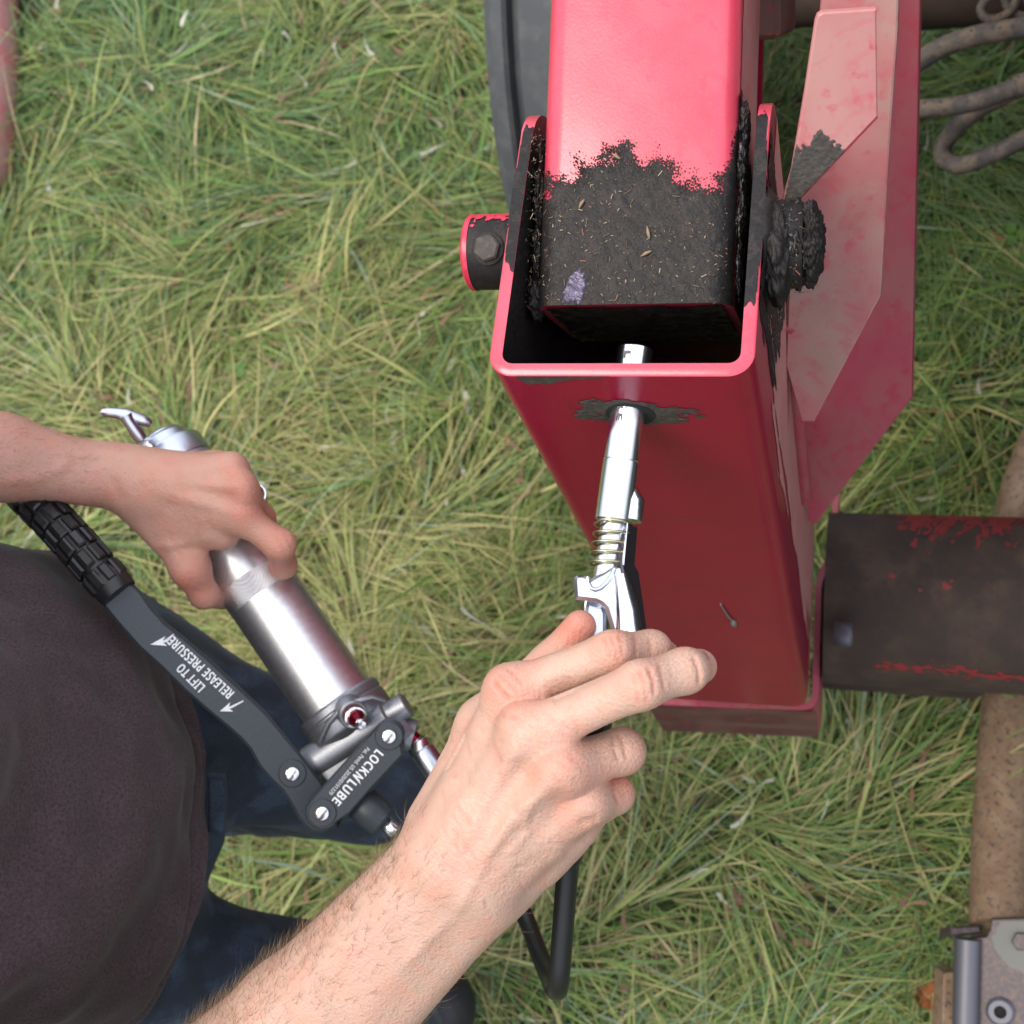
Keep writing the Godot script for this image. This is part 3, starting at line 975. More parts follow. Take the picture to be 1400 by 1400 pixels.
func tongue() -> void:
	TE = c(862, 415, 0.660)
	TA = (c(877, 0, 0.668) - TE).normalized()
	TX = (EX - TA * EX.dot(TA)).normalized()
	TN = TX.cross(TA)
	var t := thing("tongue_tube", "square red tube hinged between the post's ears, its end coated in black grease", "machine arm", w(TE + TA * 0.3 - TN * 0.1))
	var W := 0.0985
	var r := 0.012
	var mb := MB.new()
	var rings := []
	var prof := []
	for q in 4:
		var cx: float = [1, -1, -1, 1][q] * (W / 2 - r)
		var cy: float = [r, r, W - r, W - r][q]
		for k in 7:
			var a := PI / 2 * q + PI / 2 * k / 6.0
			prof.append(Vector2(cx + r * cos(a), cy - r * sin(a)))
	for l in [0.0, 0.02, 0.05, 0.1, 0.15, 0.2, 0.3, 0.7]:
		var ring := []
		for p in prof: ring.append(w(TE + TA * l + TX * p.x - TN * p.y))
		rings.append(ring)
	mb.loft(rings)
	build("tube", mb, M.red_top, t)
	var edge := [[725, 240], [745, 250], [765, 238], [785, 222], [805, 215], [830, 203], [850, 206], [870, 224], [890, 214], [905, 226], [925, 232], [945, 246], [960, 264], [975, 258], [988, 236], [995, 205], [1002, 170], [1012, 150]]
	var bound := func(u: float) -> float:
		var x := 725.0 + u / W * 277.0
		var y: float = edge[-1][1]
		for k in edge.size() - 1:
			if x <= edge[k + 1][0]:
				y = lerpf(edge[k][1], edge[k + 1][1], clampf((x - edge[k][0]) / (edge[k + 1][0] - edge[k][0]), 0, 1))
				break
		return (415.0 - y) * 0.66 / F
	var top := func(u: float, v: float) -> Vector3:
		var e := minf(u, W - u)
		var drop := 0.0 if e > r else r - sqrt(maxf(0.0, r * r - (r - e) * (r - e)))
		return TE + TX * (u - W / 2) + TA * (v - 0.0005) - TN * drop
	var mask := func(u: float, v: float) -> float:
		var d: float = (bound.call(u) as float) - v
		var n1 := noise.get_noise_2d(u * 5200.0, v * 5200.0)
		var n2 := noise.get_noise_2d(u * 110000.0, v * 110000.0)
		return d / 0.013 + n1 * 0.9 + n2 * 1.7 + 0.1
	var rise := func(u: float, v: float) -> float:
		return 0.0004 + 0.0010 * absf(noise.get_noise_2d(u * 8000.0 + 5.0, v * 8000.0)) * 0.7 + 0.00018 * noise.get_noise_2d(u * 60000.0, v * 60000.0) + 0.0016 * maxf(0.0, noise.get_noise_2d(u * 4500.0 + 90.0, v * 4500.0) - 0.1) * smoothstep(0.03, 0.07, v)
	coat("grease_coat", t, M.grease, W, 0.150, 0.00040, top, TN, mask, rise)
	coat("side_grease", t, M.grease, 0.09, 0.150, 0.0007, func(u: float, v: float): return TE + TX * (W / 2) - TN * (u + 0.006) + TA * v, TX,
		func(u: float, v: float): return (0.108 - u * 0.4 - v) / 0.006 + noise.get_noise_2d(u * 9000.0, v * 1200.0) * 2.4, func(u: float, v: float): return 0.0005 + 0.0012 * absf(noise.get_noise_2d(u * 9000.0, v * 6000.0)))
	coat("side_dust", t, M.red_pale, 0.09, 0.36, 0.002, func(u: float, v: float): return TE + TX * (W / 2) - TN * (u + 0.006) + TA * v, TX,
		func(u: float, v: float): return (u - 0.006) / 0.003 + noise.get_noise_2d(u * 300.0, v * 3000.0) if v > 0.09 else -1.0, func(_u: float, _v: float): return 0.0)
	coat("side_grease", t, M.grease, 0.09, 0.150, 0.0007, func(u: float, v: float): return TE - TX * (W / 2) - TN * (u + 0.006) + TA * v, -TX,
		func(u: float, v: float): return (0.085 - v) / 0.006 + noise.get_noise_2d(u * 6000.0, v * 2200.0) * 2.4, func(u: float, v: float): return 0.0008 + 0.0022 * absf(noise.get_noise_2d(u * 6000.0, v * 6000.0)))
	coat("end_grease", t, M.grease_wet, W, 0.09, 0.001, func(u: float, v: float): return TE + TX * (u - W / 2) - TN * (v + 0.004), -TA,
		func(u: float, _v: float): return 1.0 if u > 0.004 and u < W - 0.004 else -1.0, func(u: float, v: float): return 0.001 + 0.002 * noise.get_noise_2d(u * 6000.0, v * 6000.0))
	coat("fresh_grease", t, M.grease_violet, W, 0.05, 0.00035, top, TN,
		func(u: float, v: float):
			var x := (u - 0.0215 - (v - 0.01) * 0.2) / 0.0065
			var y := (v - 0.0085) / 0.0095
			return (1.0 - x * x - y * y) * 1.6 + noise.get_noise_2d((u * 0.8 - v * 0.5) * 30000.0, (u + v) * 5000.0) * 1.3 - 0.2,
		func(u: float, v: float): return 0.0012 + 0.0012 * noise.get_noise_2d((u * 0.7 + v) * 34000.0, (u - v * 0.4) * 6000.0))
	# lumps of chaff and old grease in both gaps
	for k in 9:
		var v := 0.006 + k * 0.0095
		lump("caked_grease", t, M.grease, TE - TX * (W / 2 + 0.002) + TA * v - TN * rng.randf_range(0.015, 0.022), TX * rng.randf_range(0.0025, 0.0045), TN * 0.010, TA * 0.011, 0.35, 130.0, 28)
		lump("caked_grease", t, M.grease_wet, TE + TX * (W / 2 + 0.002) + TA * (v + 0.01) - TN * rng.randf_range(0.013, 0.020), TX * rng.randf_range(0.0015, 0.0030), TN * 0.010, TA * 0.012, 0.35, 130.0, 28)
	var sp := []
	for k in 1700:
		var u := rng.randf_range(0.003, W - 0.003)
		var v := rng.randf() * 0.115
		if (mask.call(u, v) as float) < 0.8: continue
		if v > 0.07 and rng.randf() < 0.5: continue
		sp.append([(top.call(u, v) as Vector3) + TN * (0.0005 + (rise.call(u, v) as float)), TN])
	for k in 240:
		var v := rng.randf() * 0.09
		sp.append([TE - TX * (W / 2 + rng.randf_range(-0.002, 0.006)) + TA * v - TN * rng.randf_range(0.0, 0.010), (TN - TX * 0.5).normalized()])
	chaff("grass_chaff", t, sp)
	# three bigger husks
	var hm := MB.new()
	for q in [[886, 318, -0.9, 1.0], [883, 347, 0.3, 0.9], [795, 279, 0.7, 0.8], [842, 214, -0.4, 0.8]]:
		var p := on_plane(q[0], q[1], TE + TN * 0.0018, TN)
		var dir := (TX * cos(q[2] * 1.5) + TA * sin(q[2] * 1.5)).normalized()
		var L: float = 0.0034 * q[3]
		hm = MB.new()
		hm.tube(ws([p - dir * L, p - dir * L * 0.5, p + TN * 0.0006, p + dir * L * 0.6, p + dir * L]), [0.0001, 0.0006, 0.0009, 0.0007, 0.0001], 8)
		build("seed_husk", hm, M.husk, t)


func frame_plates() -> void:
	var t := thing("side_plates", "two tall dusty pink-red steel plates with slanted lower corners behind the post's pin", "machine plates", w(c(1190, 560, 0.95)))
	var a := c(1130, 0, 0.69)
	var b := c(1226, 0, 0.675)
	var d := c(1110, 577, 0.83)
	plate([[1128, -80], [1230, -80], [1226, 40], [1215, 200], [1203, 405], [1112, 577], [1095, 577], [1074, 500], [1082, 280], [1108, 150]], a, b, d, 0.005, M.red_dusty, "front_plate", t)
	var a2 := c(1215, 0, 0.86)
	var b2 := c(1256, 0, 0.85)
	var d2 := c(1112, 717, 1.06)
	plate([[1205, -80], [1258, -80], [1250, 300], [1245, 545], [1114, 717], [1104, 713], [1097, 560], [1160, 300]], a2, b2, d2, 0.006, M.red_rose, "rear_plate", t)
	# weld bead along the post
	var wb := MB.new()
	wb.tube(ws([post(0.130, 0.12, 0.17), post(0.130, 0.11, 0.25), post(0.130, 0.105, 0.36), post(0.130, 0.105, 0.42)]), 0.005, 8)
	build("weld_bead", wb, M.red_rose, t)
	var tab := thing("bracket_tab", "pale dusty red flat bracket with a cut corner, its pointed foot smeared with black grease", "bracket", w(c(1140, 150, 0.63)))
	var ta := c(1118, 20, 0.605)
	var tb := c(1200, 160, 0.632)
	var td := c(1076, 276, 0.66)
	plate([[1115, 30], [1118, 22], [1124, 18], [1198, 13], [1200, 160], [1088, 277], [1078, 280], [1070, 276], [1076, 256], [1082, 236], [1100, 130]], ta, tb, td, 0.005, M.red_pale, "bracket_plate", tab)
	var n := (tb - ta).cross(td - ta).normalized()
	if n.dot(ta) > 0: n = -n
	var px := (on_plane(1200, 200, ta, n) - on_plane(1060, 200, ta, n))
	var py := (on_plane(1060, 300, ta, n) - on_plane(1060, 160, ta, n))
	py -= px.normalized() * py.dot(px.normalized())
	var o := on_plane(1060, 160, ta, n)
	var ux := px.normalized()
	var uy := py.normalized()
	coat("grease_smear", tab, M.grease_dry, px.length(), py.length(), 0.0004, func(u: float, v: float): return o + ux * u + uy * v, n,
		func(u: float, v: float):
			var p: Vector3 = o + ux * u + uy * v
			var q := Vector2(700 + F * p.x / p.z, 700 + F * p.y / p.z)
			var inside: float = minf(minf((q.x - (1103 - (q.y - 130) * 0.218)) , (1200 - q.x - (q.y - 160) * 0.957) * 0.7), 279 - q.y) / 3.0
			var bnd: float = q.y - (195.0 + 13.0 * absf(sin((q.x - 1122) * 0.055)) - 16.0 * exp(-pow((q.x - 1122) / 28.0, 2.0)))
			return minf(inside, bnd / 6.0 + noise.get_noise_2d(q.x * 9.0, q.y * 9.0) * 2.2), func(u: float, v: float): return 0.0003 + 0.0003 * noise.get_noise_2d(u * 30000.0, v * 30000.0))
	var cut := MB.new()
	cut.tube(ws([on_plane(1199, 162, ta, n) - n * 0.003, on_plane(1090, 277, ta, n) - n * 0.003]), 0.0013, 6)
	build("bare_edge", cut, M.red_edge, tab)

func strap_and_axle() -> void:
	var ax := thing("axle_tube", "thick round axle tube caked in dark mud with scraped red paint", "axle", w(c(1300, 822, 1.36)))
	var o := c(1250, 822, 1.28)
	var up := Vector3(0, -1, 0)
	up = (up - EX * up.dot(EX)).normalized()
	var fw := EX.cross(up)
	if fw.z > 0: fw = -fw
	var mb := MB.new()
	mb.lathe(w(o - EX * 0.082), wd(EX), [[0, 0.0822], [0.0, 0.083], [0.3, 0.083], [0.72, 0.083]], 56)
	build("tube", mb, M.mud, ax)
	var cyl := func(u: float, v: float) -> Vector3:
		var an := v / 0.083
		return o + EX * (u - 0.05) + (fw * cos(an) + up * sin(an)) * 0.0832
	var mask := func(u: float, v: float) -> float:
		var an := v / 0.083
		var n1 := noise.get_noise_2d(u * 4200.0 - v * 1500.0, v * 1300.0)
		var n2 := noise.get_noise_2d(u * 2200.0, v * 2200.0 + 50.0)
		var k := -1.0
		var lon := smoothstep(0.0, 0.03, u - 0.012) * smoothstep(0.19, 0.10, u)
		k = maxf(k, (an - 0.90) / 0.22 * lon + n1 * 2.0 + 2.2 * noise.get_noise_2d(u * 16000.0 - v * 5000.0, v * 7000.0) - 0.65 + 1.6 * (lon - 1.0))
		k = maxf(k, n2 * 3.0 + 0.7 * noise.get_noise_2d(u * 16000.0, v * 16000.0) - 1.40 - absf(an - 0.35) * 1.0 - 4.0 * smoothstep(0.06, 0.11, absf(u - 0.08)))
		return k
	coat("scraped_paint", ax, M.red_scrape, 0.26, 0.135, 0.0008, cyl, fw, mask, func(_u: float, _v: float): return 0.0)
	coat("scraped_paint", ax, M.red_scrape, 0.26, 0.03, 0.001, func(u: float, v: float):
			var an: float = -0.92 + v / 0.083
			return o + EX * (u - 0.05) + (fw * cos(an) + up * sin(an)) * 0.0832, fw,
		func(u: float, v: float): return 1.0 - absf(v - 0.010 - 0.004 * sin(u * 30.0)) / 0.0045 + noise.get_noise_2d(u * 7000.0, v * 16000.0) * 3.0 - 6.0 * smoothstep(0.075, 0.085, absf(u - 0.092)) - 0.3, func(_u: float, _v: float): return 0.0)
	plate([[1108, 925], [1345, 930], [1345, 950], [1330, 956], [1240, 950], [1110, 940]], c(1110, 930, 1.36), c(1340, 935, 1.30), c(1240, 952, 1.37), 0.02, M.mud, "flange", ax)

	var st := thing("strap_bracket", "bent red steel strap wrapped round the post's lower end", "bracket", w(c(1000, 990, 1.38)))
	var lvl := c(1000, 967, 1.275)
	var pts := []
	for q in [[890, 962], [905, 963], [1000, 967], [1092, 970], [1104, 969], [1112, 965], [1117, 957], [1119, 946], [1121, 870], [1123, 800], [1127, 786], [1141, 757], [1144, 735], [1147, 670]]:
		pts.append(on_plane(q[0], q[1], lvl, DOWN))
	mb = MB.new()
	var rings := []
	for i in pts.size():
		var tg: Vector3 = (pts[mini(i + 1, pts.size() - 1)] - pts[maxi(i - 1, 0)]).normalized()
		var inn := DOWN.cross(tg)
		if inn.dot(c(1000, 850, 1.27) - pts[i]) < 0: inn = -inn
		var p: Vector3 = pts[i]
		rings.append(ws([p, p + inn * 0.0062, p + inn * 0.0062 + DOWN * 0.12, p + DOWN * 0.12]))
	for i in rings.size() - 1:
		for k in 4:
			var kk := (k + 1) % 4
			mb.g = 10 + k
			mb.quad(rings[i][kk], rings[i][k], rings[i + 1][k], rings[i + 1][kk])
	mb.fan(rings[0], false); mb.fan(rings[-1], true)
	build("strap", mb, M.red_rose, st)
	coat("dirt_film", st, M.red_brown, 0.16, 0.12, 0.002, func(u: float, v: float): return pts[1] + (pts[3] - pts[1]).normalized() * (u - 0.015) + DOWN * v, (DOWN.cross(EX)).normalized() * (1.0 if DOWN.cross(EX).y > 0 else -1.0), func(_u: float, v: float): return 1.0 if v > 0.002 else -1.0, func(_u: float, _v: float): return 0.0003)
	mb = MB.new()
	mb.lathe(w(c(1140, 866, 1.20)), wd(EX), [[0, 0.0125], [0.014, 0.0125], [0.016, 0.011]], 6)
	build("nut", mb, M.worn_steel, st)

func other_machine() -> void:
	# wheel behind the tongue
	var t := thing("wheel", "large dark grey rubber tyre standing behind the red tongue tube", "wheel", w(c(880, 60, 1.49) + DOWN * 0.31))
	var mb := MB.new()
	var o := c(880, 60, 1.49)
	var prof := [[-0.092, 0.150], [-0.100, 0.165], [-0.106, 0.205], [-0.106, 0.232], [-0.101, 0.250], [-0.093, 0.258], [-0.082, 0.260], [-0.078, 0.257], [-0.075, 0.246], [-0.068, 0.246], [-0.065, 0.262], [-0.05, 0.270], [-0.02, 0.275], [-0.014, 0.266], [0.014, 0.266], [0.02, 0.275], [0.05, 0.270], [0.065, 0.262], [0.068, 0.246], [0.075, 0.246], [0.080, 0.260], [0.101, 0.250], [0.106, 0.205], [0.100, 0.165], [0.092, 0.150]]
	for q in prof: q[1] += 0.037
	mb.lathe(w(o), wd(EX), prof, 96, false)
	build("tyre", mb, M.tyre, t)
	mb = MB.new()
	mb.lathe(w(o), wd(EX), [[-0.08, 0.0], [-0.08, 0.05], [-0.06, 0.06], [-0.055, 0.167], [-0.09, 0.189], [-0.09, 0.185], [0.09, 0.185], [0.09, 0.189], [0.05, 0.167], [0.05, 0.0]], 48, false)
	build("rim", mb, M.red_brown, t)
	# rod with a block on it, behind the tongue's right flank
	t = thing("red_rod", "red round rod with a brown block collar between tongue and bracket", "rod", w(c(1035, 190, 1.0)))
	mb = MB.new()
	mb.tube(ws([c(1026, -40, 0.83), c(1028, 60, 0.86), c(1026, 196, 0.92)]), 0.0075, 16)
	build("rod", mb, M.red_gloss, t)
	plate([[1012, -30], [1064, -30], [1066, 44], [1062, 52], [1054, 56], [1012, 56]], c(1012, 0, 0.82), c(1066, 0, 0.81), c(1012, 56, 0.83), 0.04, M.red_brown, "collar_block", t, 0.003)
	# dark shaft across the top
	t = thing("cross_shaft", "dark muddy round shaft crossing behind the dusty plates", "shaft", w(c(1300, 0, 1.36)))
	mb = MB.new()
	var s0 := c(1230, -6, 1.30)
	mb.lathe(w(s0 - EX * 0.14), wd(EX), [[0, 0.024], [0.075, 0.024], [0.076, 0.034], [0.50, 0.034]], 32)
	build("shaft", mb, M.mud, t)
	# chain links
	t = thing("chain", "dull steel chain links resting against the dark shaft", "chain", w(c(1375, 10, 1.24)))
	for q in [[1364, 8, 0.5, 0.0], [1398, 2, -0.5, 0.9], [1428, -6, 0.6, 0.2]]:
		mb = MB.new()
		var cen := c(q[0], q[1], 1.22)
		var lp := []
		for k in 25:
			var a := TAU * k / 24.0
			var e := Vector3(cos(a) * 0.017, sin(a) * 0.011, sin(a) * 0.006 * q[3])
			lp.append(w(cen + Basis(Vector3(0, 0, 1), -q[2]) * e))
		mb.tube(lp, 0.0042, 10, false)
		build("link", mb, M.hose_dusty, t)
	var hs := [["hydraulic_hose", "brown dusty rubber hose rising toward the dark shaft, upper one", [[1225, 110, 1.16], [1256, 84, 1.15], [1300, 60, 1.14], [1350, 46, 1.13], [1420, 36, 1.12], [1500, 30, 1.1]], 0.0087],
		["hydraulic_hose", "pale grey dusty hose running level to a crimped end, middle one", [[1200, 152, 1.18], [1250, 150, 1.16], [1300, 146, 1.15], [1345, 136, 1.14], [1400, 116, 1.13], [1480, 90, 1.1]], 0.0082],
		["hydraulic_hose", "dark rubber hose bent into a tight loop over the grass, lower one", [[1395, 120, 1.17], [1345, 145, 1.19], [1310, 172, 1.22], [1290, 198, 1.24], [1290, 217, 1.24], [1312, 226, 1.22], [1350, 214, 1.20], [1400, 190, 1.18], [1480, 150, 1.15]], 0.0082]]
	for h in hs:
		t = thing(h[0], h[1], "hose", w(c(1320, 130, 1.22)), "hydraulic hoses at the upper right")
		mb = MB.new()
		var pp := []
		for q in h[2]: pp.append(c(q[0], q[1], q[2]))
		mb.tube(ws(smooth_path(pp, 8)), h[3], 18)
		build("hose", mb, M.hose_dusty, t)
		if (h[1] as String).begins_with("pale"):
			mb = MB.new()
			mb.tube(ws([c(1386, 121, 1.132), c(1408, 113, 1.129), c(1440, 102, 1.12)]), [0.0098, 0.0102, 0.0102], 18)
			build("crimp_sleeve", mb, M.hose_dusty, t)
	# tan pipe
	t = thing("tan_pipe", "tan painted steel pipe with dark paint chips running under the axle", "pipe", w(c(1384, 930, 1.45)))
	mb = MB.new()
	var pp := []
	for q in [[1540, 530, 1.41], [1470, 552, 1.41], [1431, 600, 1.41], [1410, 650, 1.41], [1396, 700, 1.41], [1387, 780, 1.425], [1378, 930, 1.41], [1370, 1050, 1.36], [1365, 1160, 1.31], [1363, 1275, 1.25]]: pp.append(c(q[0], q[1], q[2]))
	mb.tube(ws(smooth_path(pp, 8)), 0.0262, 28)
	build("pipe", mb, M.tan_pipe, t)
	# rusty bracket in the lower right corner
	t = thing("rusty_bracket", "rusty steel bracket with rolled polished edge and bolt holes at the pipe's end", "bracket", w(c(1360, 1390, 1.33)))
	var a := c(1340, 1262, 1.225)
	var b := c(1460, 1252, 1.20)
	var d := c(1330, 1480, 1.205)
	plate([[1326, 1282], [1348, 1280], [1353, 1270], [1355, 1256], [1470, 1252], [1470, 1480], [1322, 1480]], a, b, d, 0.012, M.rusty_plate, "plate", t, 0.001)
	mb = MB.new()
	mb.tube(ws([c(1322, 1283, 1.222), c(1320, 1380, 1.213), c(1319, 1480, 1.205)]), 0.0118, 24)
	build("rolled_edge", mb, M.worn_steel, t)
	plate([[1300, 1266], [1340, 1264], [1342, 1276], [1300, 1280]], c(1300, 1266, 1.235), c(1340, 1264, 1.235), c(1300, 1280, 1.232), 0.04, M.rusty_plate, "end_lip", t, 0.002)
	plate([[1290, 1330], [1308, 1328], [1306, 1480], [1286, 1480]], c(1290, 1330, 1.25), c(1308, 1328, 1.25), c(1290, 1480, 1.24), 0.03, M.tan_pipe, "side_flange", t, 0.001)
	var n := (b - a).cross(d - a).normalized()
	if n.dot(a) > 0: n = -n
	var disc := func(px: float, py: float, prof_: Array, m: Material, called: String, seg: int) -> void:
		var k := MB.new()
		k.lathe(w(on_plane(px, py, a, n)), wd(n), prof_, seg, false)
		build(called, k, m, t)
	var oo := on_plane(1340, 1240, a, n)
	var ux := (on_plane(1460, 1240, a, n) - oo).normalized()
	var uy := n.cross(ux)
	if uy.y < 0: uy = -uy
	coat("pale_paint_patch", t, M.pale_paint, 0.09, 0.08, 0.001, func(u: float, v: float): return oo + ux * u + uy * v, n,
		func(u: float, v: float): return 1.0 - pow((u - 0.043) / 0.036, 2) - pow((v - 0.031) / 0.026, 2) + noise.get_noise_2d(u * 4000.0, v * 4000.0) * 0.35 if v > 0.011 else -1.0, func(_u: float, _v: float): return 0.0)
	disc.call(1396, 1286, [[0.0, 0.0086], [0.004, 0.0086], [0.005, 0.0075], [0.005, 0.0]], M.rusty_plate, "bolt_head", 6)
	disc.call(1367, 1382, [[0.0, 0.0125], [0.003, 0.0125], [0.005, 0.010], [0.005, 0.0055], [-0.002, 0.0052]], M.worn_steel, "collar", 28)
	disc.call(1367, 1382, [[0.0012, 0.0052], [0.0012, 0.0]], M.dark_hole, "hole", 20)
	# dull red pipe lying in the grass at the left edge
	t = thing("red_pipe", "dull red round pipe end half sunk in the grass at the upper left edge", "pipe", w(gnd(-40, 100)))
	mb = MB.new()
	mb.tube(ws([gnd(-45, -700, 0.05), gnd(-20, -40, 0.05), gnd(-18, 120, 0.05), gnd(-27, 235, 0.045), gnd(-34, 262, 0.042), gnd(-42, 278, 0.04)]), [0.05, 0.05, 0.05, 0.047, 0.035, 0.01], 28)
	build("pipe", mb, M.red_dusty, t)
	# tractor wheel added just outside the frame to shade the right side
	t = thing("added_shade_tyre", "big black lugged tractor tyre added out of view to shade the right side", "tyre", w(gnd(1400, 250) + EX * 0.25))
	var wc := gnd(1400, 250) + EX * 0.05 - DOWN * 0.72
	mb = MB.new()
	mb.lathe(w(wc), wd(EX), [[0.03, 0.36], [0.0, 0.41], [-0.01, 0.50], [0.0, 0.62], [0.03, 0.685], [0.2, 0.69], [0.37, 0.685], [0.40, 0.62], [0.41, 0.50], [0.40, 0.41], [0.37, 0.36]], 64, false)
	build("carcass", mb, M.tyre_black, t)
	mb = MB.new()
	mb.lathe(w(wc), wd(EX), [[0.10, 0.0], [0.10, 0.09], [0.13, 0.10], [0.14, 0.33], [0.04, 0.365], [0.04, 0.355], [0.36, 0.355], [0.36, 0.365], [0.2, 0.33], [0.2, 0.0]], 48, false)
	build("rim", mb, M.red_brown, t)
	for k in 36:
		var an := TAU * k / 36.0
		var rd := EB * cos(an) - DOWN * sin(an)
		var tg := EB * sin(an) + DOWN * cos(an)
		var s0_ := 0.0 if k % 2 == 0 else 0.22
		mb = MB.new()
		mb.box(w(wc + EX * s0_ + rd * 0.68 - tg * 0.02), wd(EX * 0.18 + tg * (0.07 if k % 2 == 0 else -0.07)), wd(tg * 0.035), wd(rd * 0.04), 0.004)
		build("lug", mb, M.tyre_black, t)
	# steel deck added beyond the upper right corner to block sky and deepen shade
	t = thing("added_shade_deck", "large dull red steel box added out of view to block sky behind the hoses", "added deck", w(gnd(1130, -150) + EX * 0.45 + EB * 0.22))
	var dk := gnd(1130, -150, 0.5)
	mb = MB.new()
	mb.box(w(dk - DOWN * 0.5), wd(EX) * 0.9, wd(EB) * 0.45, wd(DOWN) * 0.5, 0.02)
	build("housing", mb, M.red_dusty, t)
	for k in 4:
		mb = MB.new()
		mb.box(w(dk - DOWN * 0.515 + EX * (0.06 + 0.24 * k)), wd(EX) * 0.04, wd(EB) * 0.45, wd(DOWN) * 0.02, 0.004)
		build("stiffener", mb, M.red_rose, t)
	# a fallen leaf
	t = thing("fallen_leaf", "crumpled orange-brown dry leaf lying in the grass beside the rusty bracket", "leaf", w(gnd(1268, 1362, 0.035)))
	mb = MB.new()
	var g0 := gnd(1268, 1362, 0.045)
	var lu := (gnd(1295, 1360, 0.045) - g0)
	var lv := (gnd(1268, 1385, 0.045) - g0)
	var grid := func(u: float, v: float) -> Vector3:
		var wv := (1.0 - u * u) * (0.85 + 0.15 * sin(u * 9.0))
		return w(g0 + lu * u * 0.8 + lv * v * wv * 0.9 - DOWN * (0.010 * absf(v) * (1.2 + sin(u * 5.0)) + 0.006 * u * u))
	for i in 12:
		for j in 8:
			var u0 := i / 6.0 - 1.0
			var v0 := j / 4.0 - 1.0
			mb.quad(grid.call(u0, v0), grid.call(u0, v0 + 0.25), grid.call(u0 + 1.0 / 6.0, v0 + 0.25), grid.call(u0 + 1.0 / 6.0, v0))
	build("blade", mb, M.dry_leaf, t)

# ---------------------------------------------------------------- grease gun and its coupler
func print_text(called: String, parent: Node, m: Material, text: String, ctr: Vector3, xdir: Vector3, n: Vector3, height: float, width: float, bold := true, dep := 0.0002) -> void:   # rdf centre, reading direction and face normal
	var tm := TextMesh.new()
	var f := SystemFont.new()
	f.font_names = PackedStringArray(["Droid Sans"])
	f.font_weight = 800 if bold else 400
	tm.font = f
	tm.text = text
	tm.font_size = 64
	tm.pixel_size = 0.01
	tm.depth = 0.02
	tm.curve_step = 1.0
	var bb := tm.get_aabb()
	var x := (xdir - n * xdir.dot(n)).normalized()
	var y := n.cross(x)
	var sx := width / bb.size.x
	var sy := height / 0.46
	var o := put(called, tm, m, parent)
	var bas := Basis(wd(x) * sx, wd(y) * sy, wd(n) * (dep / 0.02))
	o.transform = Transform3D(bas, w(ctr) - origin_of(parent) - bas * Vector3(bb.get_center().x, bb.get_center().y, 0))

